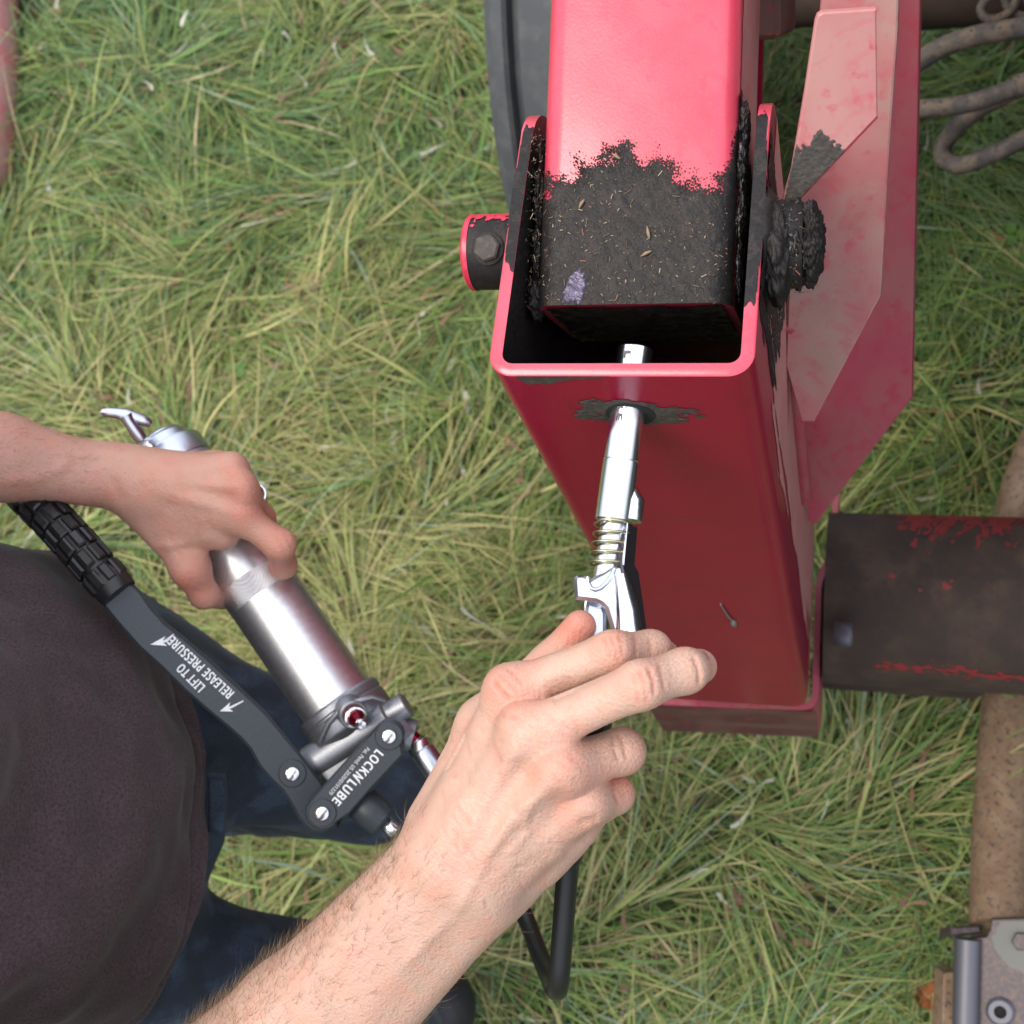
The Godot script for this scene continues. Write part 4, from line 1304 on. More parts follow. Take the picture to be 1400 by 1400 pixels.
func grease_gun() -> void:
	var t := thing("grease_gun", "silver lever grease gun with black handle held in the left hand", "grease gun", w(c(462, 1000, 0.985)))
	var G0 := c(229, 620, 0.955)
	var G1 := c(466, 966, 0.925)
	var ga := (G1 - G0).normalized()
	var L := (G1 - G0).length()
	var wa := wd(ga)
	var R := 0.0268
	var mb := MB.new()
	mb.lathe(w(G0), wa, [[0.0, R - 0.001], [0.001, R], [L * 0.495, R], [L * 0.565, R], [L, R]], 64)
	build("barrel", mb, M.brushed, t)
	mb = MB.new()
	mb.lathe(w(G0), wa, [[L * 0.5, R - 0.0002], [L * 0.501, R + 0.00015], [L * 0.574, R + 0.00015], [L * 0.575, R - 0.0002]], 64, false)
	build("knurled_band", mb, M.knurled, t)
	# end cap, rod and T handle
	mb = MB.new()
	mb.lathe(w(G0 - ga * 0.016), wa, [[0, 0.010], [0.002, 0.0135], [0.004, 0.0185], [0.0048, 0.0185], [0.007, 0.0205], [0.0125, 0.0215], [0.0135, 0.0235], [0.0145, 0.0265], [0.0165, 0.0275], [0.030, 0.0278]], 48)
	build("end_cap", mb, M.chrome_satin, t)
	mb = MB.new()
	var rod0 := G0 - ga * 0.014
	mb.tube(ws([rod0, c(193, 601, 0.915)]), 0.0026, 16)
	build("plunger_rod", mb, M.chrome, t)
	mb = MB.new()
	mb.tube(ws([c(194, 602, 0.914), c(190, 596, 0.913), c(176, 575, 0.910), c(172, 568, 0.909)]), [0.0042, 0.0046, 0.0040, 0.0046], 20)
	var tb := []
	for q in [[139, 566], [141, 564.5], [148, 564], [160, 565], [172, 567.5], [184, 571], [196, 575], [204, 578.5], [207, 581]]: tb.append(w(c(q[0], q[1], 0.909 + (q[0] - 139) * 0.0001)))
	mb.tube(tb, [0.0015, 0.0028, 0.0034, 0.0037, 0.0046, 0.0042, 0.0040, 0.0032, 0.0015], 20)
	build("pull_handle", mb, M.chrome_satin, t)
	# cast head
	mb = MB.new()
	mb.lathe(w(G1), wa, [[-0.004, R + 0.0004], [-0.004, 0.0300], [-0.002, 0.0312], [0.002, 0.0312], [0.003, 0.0303], [0.004, 0.0303], [0.005, 0.0312], [0.015, 0.0312], [0.017, 0.0302], [0.020, 0.0260], [0.030, 0.018], [0.045, 0.010]], 64)
	var cr0 := c(424, 1047, 0.912)
	var cr1 := c(557, 962, 0.908)
	var cw := wd((cr1 - cr0).normalized())
	var cl := (cr1 - cr0).length()
	mb.lathe(w(cr0), cw, [[0, 0.0125], [0.001, 0.0132], [cl * 0.55, 0.0132], [cl * 0.8, 0.0115], [cl * 0.82, 0.0092], [cl - 0.001, 0.0090], [cl, 0.0078]], 32)
	build("cast_head", mb, M.cast, t)
	plate([[442, 1018], [419, 1036], [424, 1050], [443, 1074], [456, 1086], [500, 1060], [552, 1018], [567, 1001], [552, 985], [520, 965], [480, 985]], c(442, 1018, 0.902), c(567, 1001, 0.898), c(450, 1086, 0.900), 0.03, M.cast, "head_block", t, 0.004)
	mb = MB.new()
	mb.tube(ws([c(515, 990, 0.912), c(545, 1000, 0.912), c(566, 1006, 0.912)]), [0.014, 0.0115, 0.0108], 24)
	build("outlet_boss", mb, M.cast, t)
	mb = MB.new()
	mb.tube(ws([c(436, 1018, 0.900), c(442, 1004, 0.895), c(449, 988, 0.892), c(464, 972, 0.889), c(486, 959, 0.888), c(508, 953, 0.892), c(526, 958, 0.900)]), 0.0020, 10)
	build("rib", mb, M.cast, t)
	# filler valve
	var v0 := c(482, 975, 0.890)
	var va := wd((c(495, 991, 0.865) - v0).normalized())
	mb = MB.new()
	mb.lathe(w(v0), va, [[-0.01, 0.0105], [0.004, 0.0098], [0.005, 0.0088], [0.005, 0.0]], 32)
	build("valve_seat", mb, M.cast, t)
	mb = MB.new()
	mb.lathe(w(v0), va, [[0.004, 0.0078], [0.009, 0.0078], [0.0095, 0.0072]], 28)
	build("valve_ring", mb, M.anodised_red, t)
	mb = MB.new()
	mb.lathe(w(v0), va, [[0.009, 0.0076], [0.0108, 0.0076], [0.0112, 0.0070], [0.0115, 0.006]], 28)
	build("valve_ring", mb, M.steel_bolt, t)
	mb = MB.new()
	mb.lathe(w(v0), va, [[0.0105, 0.0064], [0.015, 0.0052], [0.018, 0.0032], [0.019, 0.0028]], 24)
	build("valve_cone", mb, M.anodised_red, t)
	mb = MB.new()
	mb.lathe(w(v0), va, [[0.019, 0.0028], [0.022, 0.0028], [0.0225, 0.0022], [0.0235, 0.0034], [0.0255, 0.0036], [0.0275, 0.0026], [0.028, 0.0]], 20)
	build("valve_tip", mb, M.steel_bolt, t)
	# lever: flat bar
	var la := c(152, 806, 0.872)
	var lb := c(441, 1111, 0.890)
	var ld := c(400, 960, 0.890)
	plate([[134, 819], [160, 851], [190, 885], [222, 914], [252, 944], [283, 971], [312, 995], [330, 1011], [342, 1025], [354, 1047], [370, 1066], [387, 1082], [397, 1098], [408, 1118], [418, 1131], [428, 1138], [441, 1139], [453, 1134], [466, 1122], [470, 1112], [462, 1098], [443, 1072], [420, 1042], [404, 1022], [384, 998], [364, 974], [339, 950], [312, 925], [283, 898], [254, 873], [226, 851], [206, 828], [194, 810], [184, 800], [172, 793], [160, 800]], la, lb, ld, 0.010, M.black_coat, "lever", t, 0.0018)
	var n := (lb - la).cross(ld - la).normalized()
	if n.dot(la) > 0: n = -n
	var on := func(px: float, py: float, up: float) -> Vector3: return on_plane(px, py, la, n) + n * up
	print_text("lettering", t, M.white_print, "RELEASE PRESSURE", on.call(275, 912.5, 0.0002), on.call(234, 875, 0) - on.call(315, 950, 0), n, 0.0064, 0.0545)
	print_text("lettering", t, M.white_print, "LIFT TO", on.call(261, 926.5, 0.0002), on.call(246, 911, 0) - on.call(276, 941, 0), n, 0.0062, 0.0215)
	for q in [[238, 867, 206, 881, 229, 880], [333, 958, 301, 972, 318, 970]]:
		mb = MB.new()
		var a: Vector3 = on.call(q[0], q[1], 0.0002)
		var m_: Vector3 = on.call(q[4], q[5] - 4.0, 0.0002)
		var b: Vector3 = on.call(q[2], q[3], 0.0002)
		var s := n.cross(b - m_).normalized()
		var pts := [a + s * 0.0004, m_ + s * 0.0006, m_.lerp(b, 0.25) + s * 0.0006, m_.lerp(b, 0.05) + s * 0.0032, b, m_.lerp(b, 0.05) - s * 0.0032, m_.lerp(b, 0.25) - s * 0.0006, m_ - s * 0.0006, a - s * 0.0004]
		mb.prism(ws(pts), wd(n) * 0.00015, 0.0)
		build("printed_arrow", mb, M.white_print, t)
	# link bar with the maker's lettering
	var ka := c(532, 1005, 0.877)
	var kb := c(441, 1111, 0.872)
	var kd := c(500, 1090, 0.874)
	var ring := []
	for k in 9:
		var a := deg_to_rad(-139.0 + 180.0 * k / 8.0)
		ring.append([533 + 20.5 * cos(a), 1004 + 20.5 * sin(a)])
	ring.append([551, 1032]); ring.append([538, 1046]); ring.append([505, 1081]); ring.append([494, 1094]); ring.append([478, 1112])
	for k in 9:
		var a := deg_to_rad(30.0 + 195.0 * k / 8.0)
		ring.append([441 + 24 * cos(a), 1111 + 24 * sin(a)])
	plate(ring, ka, kb, kd, 0.009, M.black_coat, "link_bar", t, 0.0012)
	plate([[540, 1000], [553, 1015], [551, 1036], [500, 1092], [470, 1125], [460, 1135], [462, 1118], [500, 1060]], c(540, 1000, 0.887), c(553, 1015, 0.887), c(470, 1125, 0.882), 0.018, M.black_coat, "link_web", t, 0.003)
	var kn := (kb - ka).cross(kd - ka).normalized()
	if kn.dot(ka) > 0: kn = -kn
	var onk := func(px: float, py: float, up: float) -> Vector3: return on_plane(px, py, ka, kn) + kn * up
	var kx: Vector3 = onk.call(460, 1097, 0) - onk.call(519, 1026, 0)
	print_text("lettering", t, M.white_print, "LOCK", onk.call(507.5, 1042.5, 0.0002), kx, kn, 0.0062, 0.0185)
	print_text("lettering", t, M.white_print, "LUBE", onk.call(471, 1083, 0.0002), kx, kn, 0.0062, 0.0185)
	print_text("lettering", t, M.white_print, "Pat. Pend. US 2020/0191329", onk.call(478, 1054, 0.0002), kx, kn, 0.0026, 0.0385, false)
	mb = MB.new()
	var zc: Vector3 = onk.call(489.5, 1062, 0.0002)
	var kxx := kx.normalized()
	var ky := kn.cross(kxx)
	var zz := []
	for q in [[-2.6, -3.2], [-1.5, -3.2], [-1.1, 1.2], [0.2, -3.4], [1.3, -3.4], [1.6, 1.4], [2.6, 4.6], [0.8, 2.0], [0.5, -0.8], [-0.9, 3.4], [-1.9, 3.4], [-2.2, 0.0]]: zz.append(w(zc + kxx * q[0] * 0.001 + ky * q[1] * 0.001))
	mb.prism(zz, wd(kn) * 0.00015, 0.0)
	build("printed_bolt", mb, M.white_print, t)
	for q in [[532, 1006, ka, kn, 0.0], [441, 1111, ka, kn, 0.0], [400, 1057, la, n, 0.0]]:
		var p := on_plane(q[0], q[1], q[2], q[3])
		mb = MB.new()
		mb.lathe(w(p), wd(q[3]), [[-0.001, 0.0092], [0.0007, 0.0092], [0.0012, 0.0086], [0.0012, 0.005]], 32, false)
		build("boss_ring", mb, M.black_coat, t)
		mb = MB.new()
		mb.lathe(w(p), wd(q[3]), [[0.0, 0.0050], [0.0018, 0.0050], [0.003, 0.0043], [0.0037, 0.0028], [0.0040, 0.0]], 24, false)
		build("rivet", mb, M.steel_bolt, t)
	# black boss with its steel pin
	mb = MB.new()
	var p0 := c(484, 1088, 0.893)
	var pa := wd((c(528, 1126, 0.893) - p0).normalized())
	mb.lathe(w(p0), pa, [[0, 0.0128], [0.018, 0.0122], [0.0245, 0.0118], [0.0262, 0.0105], [0.0265, 0.006]], 32)
	build("pin_boss", mb, M.black_coat, t)
	mb = MB.new()
	mb.lathe(w(p0), pa, [[0.026, 0.0050], [0.036, 0.0050], [0.037, 0.0044]], 24)
	build("pin", mb, M.steel_bolt, t)
	# outlet fitting
	mb = MB.new()
	mb.tube(ws([c(560, 1004, 0.910), c(568, 1012, 0.910)]), 0.0052, 20)
	build("fitting_ring", mb, M.anodised_red, t)
	mb = MB.new()
	mb.tube(ws([c(566, 1010, 0.910), c(571, 1016, 0.910)]), 0.0046, 20)
	build("fitting_neck", mb, M.chrome_satin, t)
	var f0 := c(570, 1015, 0.910)
	var fa := wd((c(600, 1058, 0.905) - f0).normalized())
	mb = MB.new()
	mb.lathe(w(f0), fa, [[0, 0.0075], [0.0005, 0.0082], [0.006, 0.0082], [0.0066, 0.0076]], 6)
	build("fitting_nut", mb, M.steel_bolt, t)
	mb = MB.new()
	mb.lathe(w(f0), fa, [[0.006, 0.0072], [0.007, 0.0084], [0.032, 0.0084], [0.034, 0.0078]], 32)
	build("ferrule", mb, M.chrome_satin, t)
	# ribbed rubber grip
	var gp := smooth_path([c(160, 808, 0.874), c(118, 760, 0.876), c(78, 716, 0.885), c(30, 668, 0.90), c(-40, 598, 0.92), c(-90, 550, 0.935)], 10)
	mb = MB.new()
	mb.tube(ws(gp), 0.0116, 28)
	mb.tube(ws([c(164, 812, 0.8735), c(158, 805, 0.874), c(146, 792, 0.8745), c(141, 787, 0.875)]), [0.0125, 0.0134, 0.0134, 0.0125], 32)
	build("grip", mb, M.black_rubber, t)
	for k in 11:
		var i := 4 + k * 4
		if i + 3 >= gp.size(): break
		var pc: Vector3 = (gp[i] as Vector3).lerp(gp[i + 1], 0.5)
		var tg: Vector3 = ((gp[i + 2] as Vector3) - gp[i]).normalized()
		var gn := tg.cross(Vector3(0, 0, 1)).normalized()
		var gb := tg.cross(gn)
		for j in 9:
			var a := TAU * (j + 0.5 * (k % 2)) / 9.0
			var d := gn * cos(a) + gb * sin(a)
			var e := tg.cross(d)
			var q0 := pc + d * 0.0110 - tg * 0.0062 - e * 0.0033
			mb = MB.new()
			mb.box(w(q0), wd(tg) * 0.0124, wd(e) * 0.0066, wd(d) * 0.0032, 0.0012)
			build("grip_block", mb, M.black_rubber, t)

func coupler() -> void:
	var t := thing("grease_coupler", "shiny steel grease coupler pushed through the hole in the red post", "grease coupler", w(c(834, 850, 0.66)))
	var A := c(869, 476, 0.668)
	var E := c(838.5, 711, 0.655)
	var ax := (E - A).normalized()
	var L := (E - A).length()
	var mb := MB.new()
	mb.lathe(w(A), wd(ax), [[0, 0.0062], [0.0, 0.0080], [0.0008, 0.0088], [L * 0.66, 0.0088], [L * 0.664, 0.0085], [L * 0.667, 0.0085], [L * 0.670, 0.0090], [L, 0.0090], [L + 0.0005, 0.0085], [L + 0.0005, 0.004]], 48)
	build("jaw_sleeve", mb, M.chrome, t)
	mb = MB.new()
	var K := c(829, 782, 0.649)
	mb.tube(ws([E - ax * 0.002, K, c(826, 800, 0.647)]), 0.0062, 32)
	build("neck", mb, M.chrome, t)
	var nx := ax.cross(Vector3(0, 0, 1)).normalized()
	var nb := ax.cross(nx)
	var hp := []
	for k in 110:
		var f := k / 109.0
		var a := f * TAU * 5.0
		var along := f
		if f < 0.08: along = f * 0.4
		var p := (E + ax * 0.0006).lerp(K - ax * 0.001, along)
		hp.append(w(p + (nx * cos(a) + nb * sin(a)) * 0.0087))
	mb = MB.new()
	mb.tube(hp, 0.00072, 8)
	build("spring", mb, M.spring_wire, t)
	# engraved maker's name runs down the sleeve
	for q in [[0.010, "L"], [0.0165, "O"], [0.036, "B"], [0.042, "E"]]:
		var a := -0.52
		var d := (Vector3(0, 0, -1) - ax * Vector3(0, 0, -1).dot(ax)).normalized()
		var sd := ax.cross(d).normalized()
		if sd.x < 0: sd = -sd
		var nn := d * cos(a) + sd * sin(a)
		print_text("engraved_letter", t, M.etched, q[1], A + ax * (q[0] - 0.004) + nn * 0.0091, ax, nn, 0.0033, 0.0036, true, 0.0001)
	# bar beside the spring; side plate with its dark reflection put into the colour
	plate([[856, 713], [859.5, 714.5], [854, 773], [850.5, 773]], c(856, 713, 0.649), c(859.5, 714.5, 0.649), c(851, 773, 0.641), 0.010, M.chrome, "side_bar", t, 0.0004)
	plate([[859, 714.5], [873, 720], [869, 772.6], [874, 781], [878, 807], [886, 866], [876, 870], [866, 827], [856, 803], [850, 772.6]], c(859, 714.5, 0.651), c(873, 720, 0.656), c(880, 860, 0.642), 0.010, M.dark_reflection_steel, "side_plate", t, 0.0008)
	mb = MB.new()
	mb.tube(ws([c(860, 655, 0.658), c(865, 685, 0.657), c(861, 712, 0.655)]), [0.0015, 0.0062, 0.0060], 20)
	build("sleeve_shoulder", mb, M.chrome, t)
	# trigger body
	var a := c(786, 790, 0.642)
	var b := c(870, 800, 0.639)
	var d := c(850, 880, 0.633)
	plate([[784.5, 795], [785, 789], [789, 785.5], [796, 785], [803, 788], [806, 792], [812, 788], [822, 783], [833, 776], [842, 773], [849, 772], [852, 775], [857, 803], [866, 827], [872, 856], [876, 884], [842, 886], [837, 862], [832, 845], [828, 832], [822, 826], [815, 822.5], [800, 820.5], [786, 819]], a, b, d, 0.0125, M.chrome_satin, "trigger_body", t, 0.0016)
	var n := (b - a).cross(d - a).normalized()
	if n.dot(a) > 0: n = -n
	mb = MB.new()
	var arc := []
	for q in [[803, 789], [804, 797], [808, 804], [814, 806.5], [821, 804], [829, 797], [836, 787], [840, 777]]: arc.append(w(on_plane(q[0], q[1], a, n) + n * 0.0002))
	mb.tube(arc, 0.0011, 10)
	build("raised_ridge", mb, M.chrome_satin, t)
	mb = MB.new()
	mb.tube(ws([on_plane(848, 785, a, n) - n * 0.002, on_plane(857, 836, a, n) - n * 0.0018, on_plane(861, 884, a, n) - n * 0.0014]), [0.0035, 0.0060, 0.0068], 20)
	build("cast_barrel", mb, M.chrome, t)
	plate([[801, 821], [825, 828], [829, 838], [829, 880], [803, 882], [795, 870]], c(801, 821, 0.646), c(825, 828, 0.645), c(800, 880, 0.640), 0.007, M.chrome_satin, "trigger", t, 0.0018)
	plate([[797, 822], [801, 821], [798, 870], [795, 868]], c(797, 822, 0.649), c(801, 821, 0.647), c(798, 870, 0.642), 0.008, M.chrome, "trigger_edge", t, 0.0008)
	# whip hose: one run from the hand down to the fold, and back behind the arm to the gun
	t = thing("whip_hose", "black whip hose hanging in a folded loop below the right hand", "hose", w(c(760, 1352, 0.8)))
	mb = MB.new()
	var pp := []
	for q in [[842, 884, 0.640], [826, 960, 0.645], [806, 1060, 0.665], [784, 1160, 0.692], [776, 1190, 0.70], [768, 1290, 0.715], [765, 1330, 0.722], [763, 1349, 0.730], [761, 1353, 0.745], [757, 1350, 0.775], [752, 1338, 0.81], [736, 1300, 0.85], [712, 1240, 0.89], [660, 1140, 0.915], [618, 1082, 0.908], [600, 1058, 0.905]]: pp.append(c(q[0], q[1], q[2]))
	mb.tube(ws(smooth_path(pp, 6)), 0.0058, 20)
	build("hose", mb, M.hose_black, t)

# ---------------------------------------------------------------- the person
const SKIN := Color(0.505, 0.335, 0.268)

func person() -> void:
	var base := w(gnd(200, 1250))
	var t := thing("person", "crouching person in a dark brown shirt and jeans holding a grease gun", "person", base)
	var off := origin_of(t)
	# right hand and forearm, nearest the lens
	var wr := [c(590, 1180, 0.632), c(657, 1222, 0.634)]
	var el := c(170, 1590, 0.775)
	var rb := [
		[el, c(402, 1392, 0.690), 0.040, 0.0300, 0], [el, c(446, 1430, 0.695), 0.040, 0.0295, 0],
		[c(402, 1392, 0.690), wr[0], 0.0300, 0.0185, 0], [c(446, 1430, 0.695), wr[1], 0.0295, 0.0185, 0],
		[c(622, 1200, 0.628), c(470, 1360, 0.675), 0.018, 0.026, 0],
		# palm
		[c(604, 1160, 0.624), c(700, 946, 0.607), 0.0150, 0.0105, 0],
		[c(622, 1170, 0.618), c(722, 1003, 0.591), 0.0145, 0.0105, 0],
		[c(645, 1185, 0.618), c(768, 1048, 0.585), 0.0145, 0.0098, 0],
		[c(668, 1200, 0.624), c(800, 1096, 0.597), 0.0140, 0.0090, 0],
		[c(700, 1205, 0.640), c(782, 1120, 0.624), 0.0130, 0.0120, 0],
		[c(735, 1165, 0.634), c(772, 1128, 0.620), 0.0125, 0.0125, 0],
		[c(640, 1130, 0.636), c(730, 1040, 0.618), 0.014, 0.012, 0],
		# thumb root
		[c(598, 1120, 0.640), c(664, 992, 0.634), 0.0135, 0.0120, 0],
		# fingers
		[c(700, 946, 0.607), c(836, 893, 0.590), 0.0108, 0.0090, 1], [c(836, 893, 0.590), c(890, 889, 0.603), 0.0091, 0.0082, 1], [c(890, 889, 0.603), c(908, 896, 0.622), 0.0082, 0.0072, 1],
		[c(722, 1003, 0.591), c(876, 936, 0.569), 0.0110, 0.0096, 2], [c(876, 936, 0.569), c(936, 917, 0.580), 0.0097, 0.0090, 2], [c(936, 917, 0.580), c(956, 911, 0.592), 0.0091, 0.0078, 2],
		[c(768, 1048, 0.585), c(850, 1027, 0.604), 0.0105, 0.0098, 3], [c(850, 1027, 0.604), c(836, 1036, 0.628), 0.0095, 0.0085, 3], [c(836, 1036, 0.628), c(806, 1036, 0.640), 0.0085, 0.0075, 3],
		[c(800, 1096, 0.597), c(839, 1085, 0.612), 0.0090, 0.0086, 4], [c(839, 1085, 0.612), c(828, 1094, 0.632), 0.0082, 0.0075, 4], [c(828, 1094, 0.632), c(800, 1088, 0.642), 0.0075, 0.0066, 4],
		[c(664, 992, 0.634), c(752, 910, 0.644), 0.0125, 0.0100, 5], [c(752, 910, 0.644), c(793, 856, 0.640), 0.0098, 0.0078, 5],
	]
	var f := field(rb, 0.00128, [0.0040, 0.0022], 0.010)
	sculpt(f, [])
	var ft := [
		[692, 936, 692, 936, 0.0022, 0.010], [706, 1000, 706, 1000, 0.0012, 0.011], [764, 1050, 764, 1050, 0.0016, 0.009], [806, 1094, 806, 1094, 0.0014, 0.008],
		# tendons
		[700, 960, 600, 1150, 0.0014, 0.0042], [714, 1012, 622, 1170, 0.0016, 0.0038], [762, 1060, 640, 1190, 0.0016, 0.0038], [798, 1102, 670, 1205, 0.0010, 0.0040],
		# hollows between the knuckles and along the hand's back
		[728, 1036, 650, 1120, -0.0020, 0.0062], [782, 1082, 700, 1150, -0.0018, 0.0060], [690, 985, 630, 1090, -0.0018, 0.0058], [748, 952, 786, 930, -0.0014, 0.0050],
		[640, 1000, 610, 1060, -0.0016, 0.006],
		# veins
		[741, 1085, 704, 1106, 0.0011, 0.0020], [704, 1106, 668, 1170, 0.0011, 0.0020], [728, 1095, 716, 1140, 0.0008, 0.0018], [668, 1170, 622, 1250, 0.0010, 0.0024], [622, 1250, 540, 1330, 0.0009, 0.0028], [690, 1170, 735, 1130, 0.0008, 0.0018],
		# the edge of the palm
		[820, 1120, 790, 1126, -0.0014, 0.0028], [812, 1150, 770, 1158, -0.0010, 0.0026],
		# wrist bone and forearm muscles
		[668, 1240, 668, 1240, 0.0018, 0.012], [560, 1210, 420, 1340, 0.0016, 0.008], [640, 1275, 520, 1400, -0.0022, 0.010], [600, 1290, 470, 1420, 0.0014, 0.010],
		# joints
		[846, 884, 846, 884, 0.0010, 0.0075], [884, 936, 884, 936, 0.0011, 0.0080], [797, 905, 797, 905, -0.0008, 0.009], [820, 962, 820, 962, -0.0008, 0.010], [915, 925, 915, 925, -0.0007, 0.008],
	]
	# creases across the finger joints and over the knuckles
	for q in [[824, 869, 833, 902], [834, 868, 843, 905], [812, 880, 824, 910], [846, 868, 851, 896], [868, 868, 868, 896], [888, 872, 889, 892],
			[851, 920, 861, 966], [862, 916, 873, 966], [873, 914, 884, 962], [842, 932, 850, 968], [886, 912, 894, 950], [901, 905, 909, 944], [948, 896, 956, 936], [953, 897, 960, 934],
			[676, 930, 700, 956], [684, 922, 710, 946], [694, 915, 716, 936], [838, 1002, 846, 1040], [846, 1002, 856, 1036], [838, 1066, 846, 1098]]:
		if rng.randf() < 0.22: continue
		var jx := rng.randf_range(-4.0, 4.0)
		var dp := -0.0010 * rng.randf_range(0.6, 1.3)
		ft.append([q[0], q[1], (q[0] + q[2]) / 2.0 + jx, (q[1] + q[3]) / 2.0, dp, 0.00085])
		ft.append([(q[0] + q[2]) / 2.0 + jx, (q[1] + q[3]) / 2.0, q[2], q[3], dp, 0.00085])
	for k in 120:      # fine criss-cross lines on the hand's back and wrist
		var x := rng.randf_range(600, 790); var y := rng.randf_range(960, 1230)
		var a := rng.randfn(0.75, 0.35)
		var l := rng.randf_range(10, 26)
		ft.append([x, y, x + cos(a) * l, y + sin(a) * l, -0.00035, 0.0010])
	mark(f, ft)
	var redd := [[c(692, 935, 0.600), 0.016, 0.55], [c(846, 886, 0.584), 0.012, 0.35], [c(764, 1050, 0.575), 0.013, 0.2], [c(806, 1094, 0.588), 0.014, 0.35], [c(860, 1030, 0.605), 0.014, 0.5], [c(845, 1085, 0.612), 0.013, 0.6], [c(965, 912, 0.590), 0.010, 0.35], [c(790, 856, 0.640), 0.020, 0.85], [c(882, 935, 0.560), 0.010, 0.15], [c(905, 890, 0.61), 0.012, 0.4], [c(820, 1150, 0.62), 0.02, 0.1]]
	var tone := func(list: Array, bas: Color, warm: Color) -> Callable:
		return func(p: Vector3, _n: Vector3, cr: float) -> Color:
			var k := 0.0
			for q in list:
				var dd: float = p.distance_squared_to(q[0]) / (q[1] * q[1])
				if dd < 5.0: k += q[2] * exp(-dd)
			var mm := noise.get_noise_3d(p.x * 3500.0, p.y * 3500.0, p.z * 3500.0)
			return bas.lerp(warm, clampf(k + 0.40 * mm + cr * 0.45, 0.0, 1.0)) * (1.0 + 0.06 * mm)
	var arrays := [skin_mesh(f, off, tone.call(redd, SKIN, Color(0.50, 0.185, 0.135)))]
	# left hand on the barrel
	var lb := [
		[c(-230, 600, 0.82), c(0, 625, 0.868), 0.036, 0.0275, 0], [c(0, 625, 0.868), c(150, 652, 0.892), 0.0270, 0.0195, 0],
		[c(150, 645, 0.890), c(188, 655, 0.888), 0.0180, 0.0170, 0],
		[c(188, 668, 0.885), c(328, 704, 0.872), 0.0160, 0.0098, 0], [c(188, 655, 0.882), c(329, 670, 0.868), 0.0150, 0.0095, 0],
		[c(186, 648, 0.888), c(316, 643, 0.876), 0.0145, 0.0094, 0], [c(186, 648, 0.896), c(296, 640, 0.895), 0.0140, 0.0100, 0],
		[c(196, 690, 0.895), c(262, 776, 0.892), 0.0150, 0.0110, 0], [c(250, 715, 0.890), c(305, 728, 0.885), 0.0150, 0.0120, 0], [c(215, 690, 0.892), c(290, 690, 0.880), 0.0150, 0.0120, 0],
		[c(262, 776, 0.892), c(279, 812, 0.904), 0.0110, 0.0092, 5], [c(279, 812, 0.904), c(306, 818, 0.938), 0.0090, 0.0080, 5],
		[c(328, 704, 0.872), c(383, 745, 0.874), 0.0104, 0.0096, 1], [c(383, 745, 0.874), c(387, 772, 0.900), 0.0094, 0.0086, 1], [c(387, 772, 0.900), c(380, 782, 0.935), 0.0086, 0.0076, 1],
		[c(329, 670, 0.868), c(357, 708, 0.896), 0.0100, 0.0088, 2], [c(357, 708, 0.896), c(366, 738, 0.928), 0.0088, 0.0078, 2],
		[c(316, 643, 0.876), c(342, 680, 0.908), 0.0098, 0.0086, 3], [c(348, 684, 0.908), c(348, 716, 0.94), 0.0086, 0.0076, 3],
		[c(296, 640, 0.895), c(318, 668, 0.922), 0.0092, 0.008, 4],
	]
	for q in lb:
		for e in 2: q[e] = q[e] * ((q[e].z + 0.008) / q[e].z)
	f = field(lb, 0.0019, [0.0042, 0.0025], 0.010)
	sculpt(f, [])
	ft = [
		[338, 698, 338, 698, 0.0022, 0.009], [338, 664, 338, 664, 0.0022, 0.009], [324, 636, 324, 636, 0.0018, 0.009], [246, 786, 246, 786, 0.0018, 0.010], [396, 738, 396, 738, 0.0012, 0.008], [112, 668, 112, 668, 0.0016, 0.014],
		[332, 700, 205, 668, 0.0016, 0.0050], [332, 666, 205, 655, 0.0017, 0.0048], [316, 640, 205, 645, 0.0014, 0.005],
		[100, 622, 72, 650, 0.0014, 0.0034], [100, 622, 165, 616, 0.0012, 0.0034], [72, 650, 0, 660, 0.0010, 0.004], [210, 748, 262, 742, 0.0014, 0.003], [280, 745, 276, 700, 0.0012, 0.003], [290, 744, 292, 700, 0.0010, 0.0028],
		[330, 684, 240, 666, -0.0022, 0.0065], [322, 652, 235, 652, -0.0018, 0.006], [300, 715, 220, 690, -0.0014, 0.007],
		[170, 690, 150, 650, -0.0010, 0.004], [205, 728, 232, 770, -0.0008, 0.004],
		[388, 730, 400, 752, -0.0005, 0.0014], [380, 733, 392, 757, -0.0005, 0.0014], [272, 800, 292, 806, -0.0006, 0.0016], [265, 806, 285, 813, -0.0006, 0.0016],
	]
	for k in 30:
		var x := rng.randf_range(190, 320); var y := rng.randf_range(640, 760)
		var a := rng.randfn(1.2, 0.5)
		var l := rng.randf_range(8, 18)
		ft.append([x, y, x + cos(a) * l, y + sin(a) * l, -0.00038, 0.0012])
	mark(f, ft)
	var redl := [[c(338, 697, 0.865), 0.014, 0.35], [c(338, 664, 0.863), 0.012, 0.35], [c(390, 760, 0.89), 0.020, 0.6], [c(246, 786, 0.885), 0.016, 0.4], [c(275, 825, 0.90), 0.018, 0.5], [c(328, 636, 0.868), 0.014, 0.35], [c(370, 715, 0.89), 0.018, 0.6]]
	arrays.append(skin_mesh(f, off, tone.call(redl, Color(0.50, 0.285, 0.22), Color(0.47, 0.165, 0.12))))
	# upper arms, neck and head, out of the frame
	var up := -DOWN
	var sh := Vector3(-0.50, 0.085, 0.545)
	var lsh := sh + EB * 0.17
	var rsh := sh - EB * 0.17
	var neck := sh + up * 0.10 + EX * 0.01
	var head := neck + up * 0.12 - EX * 0.01
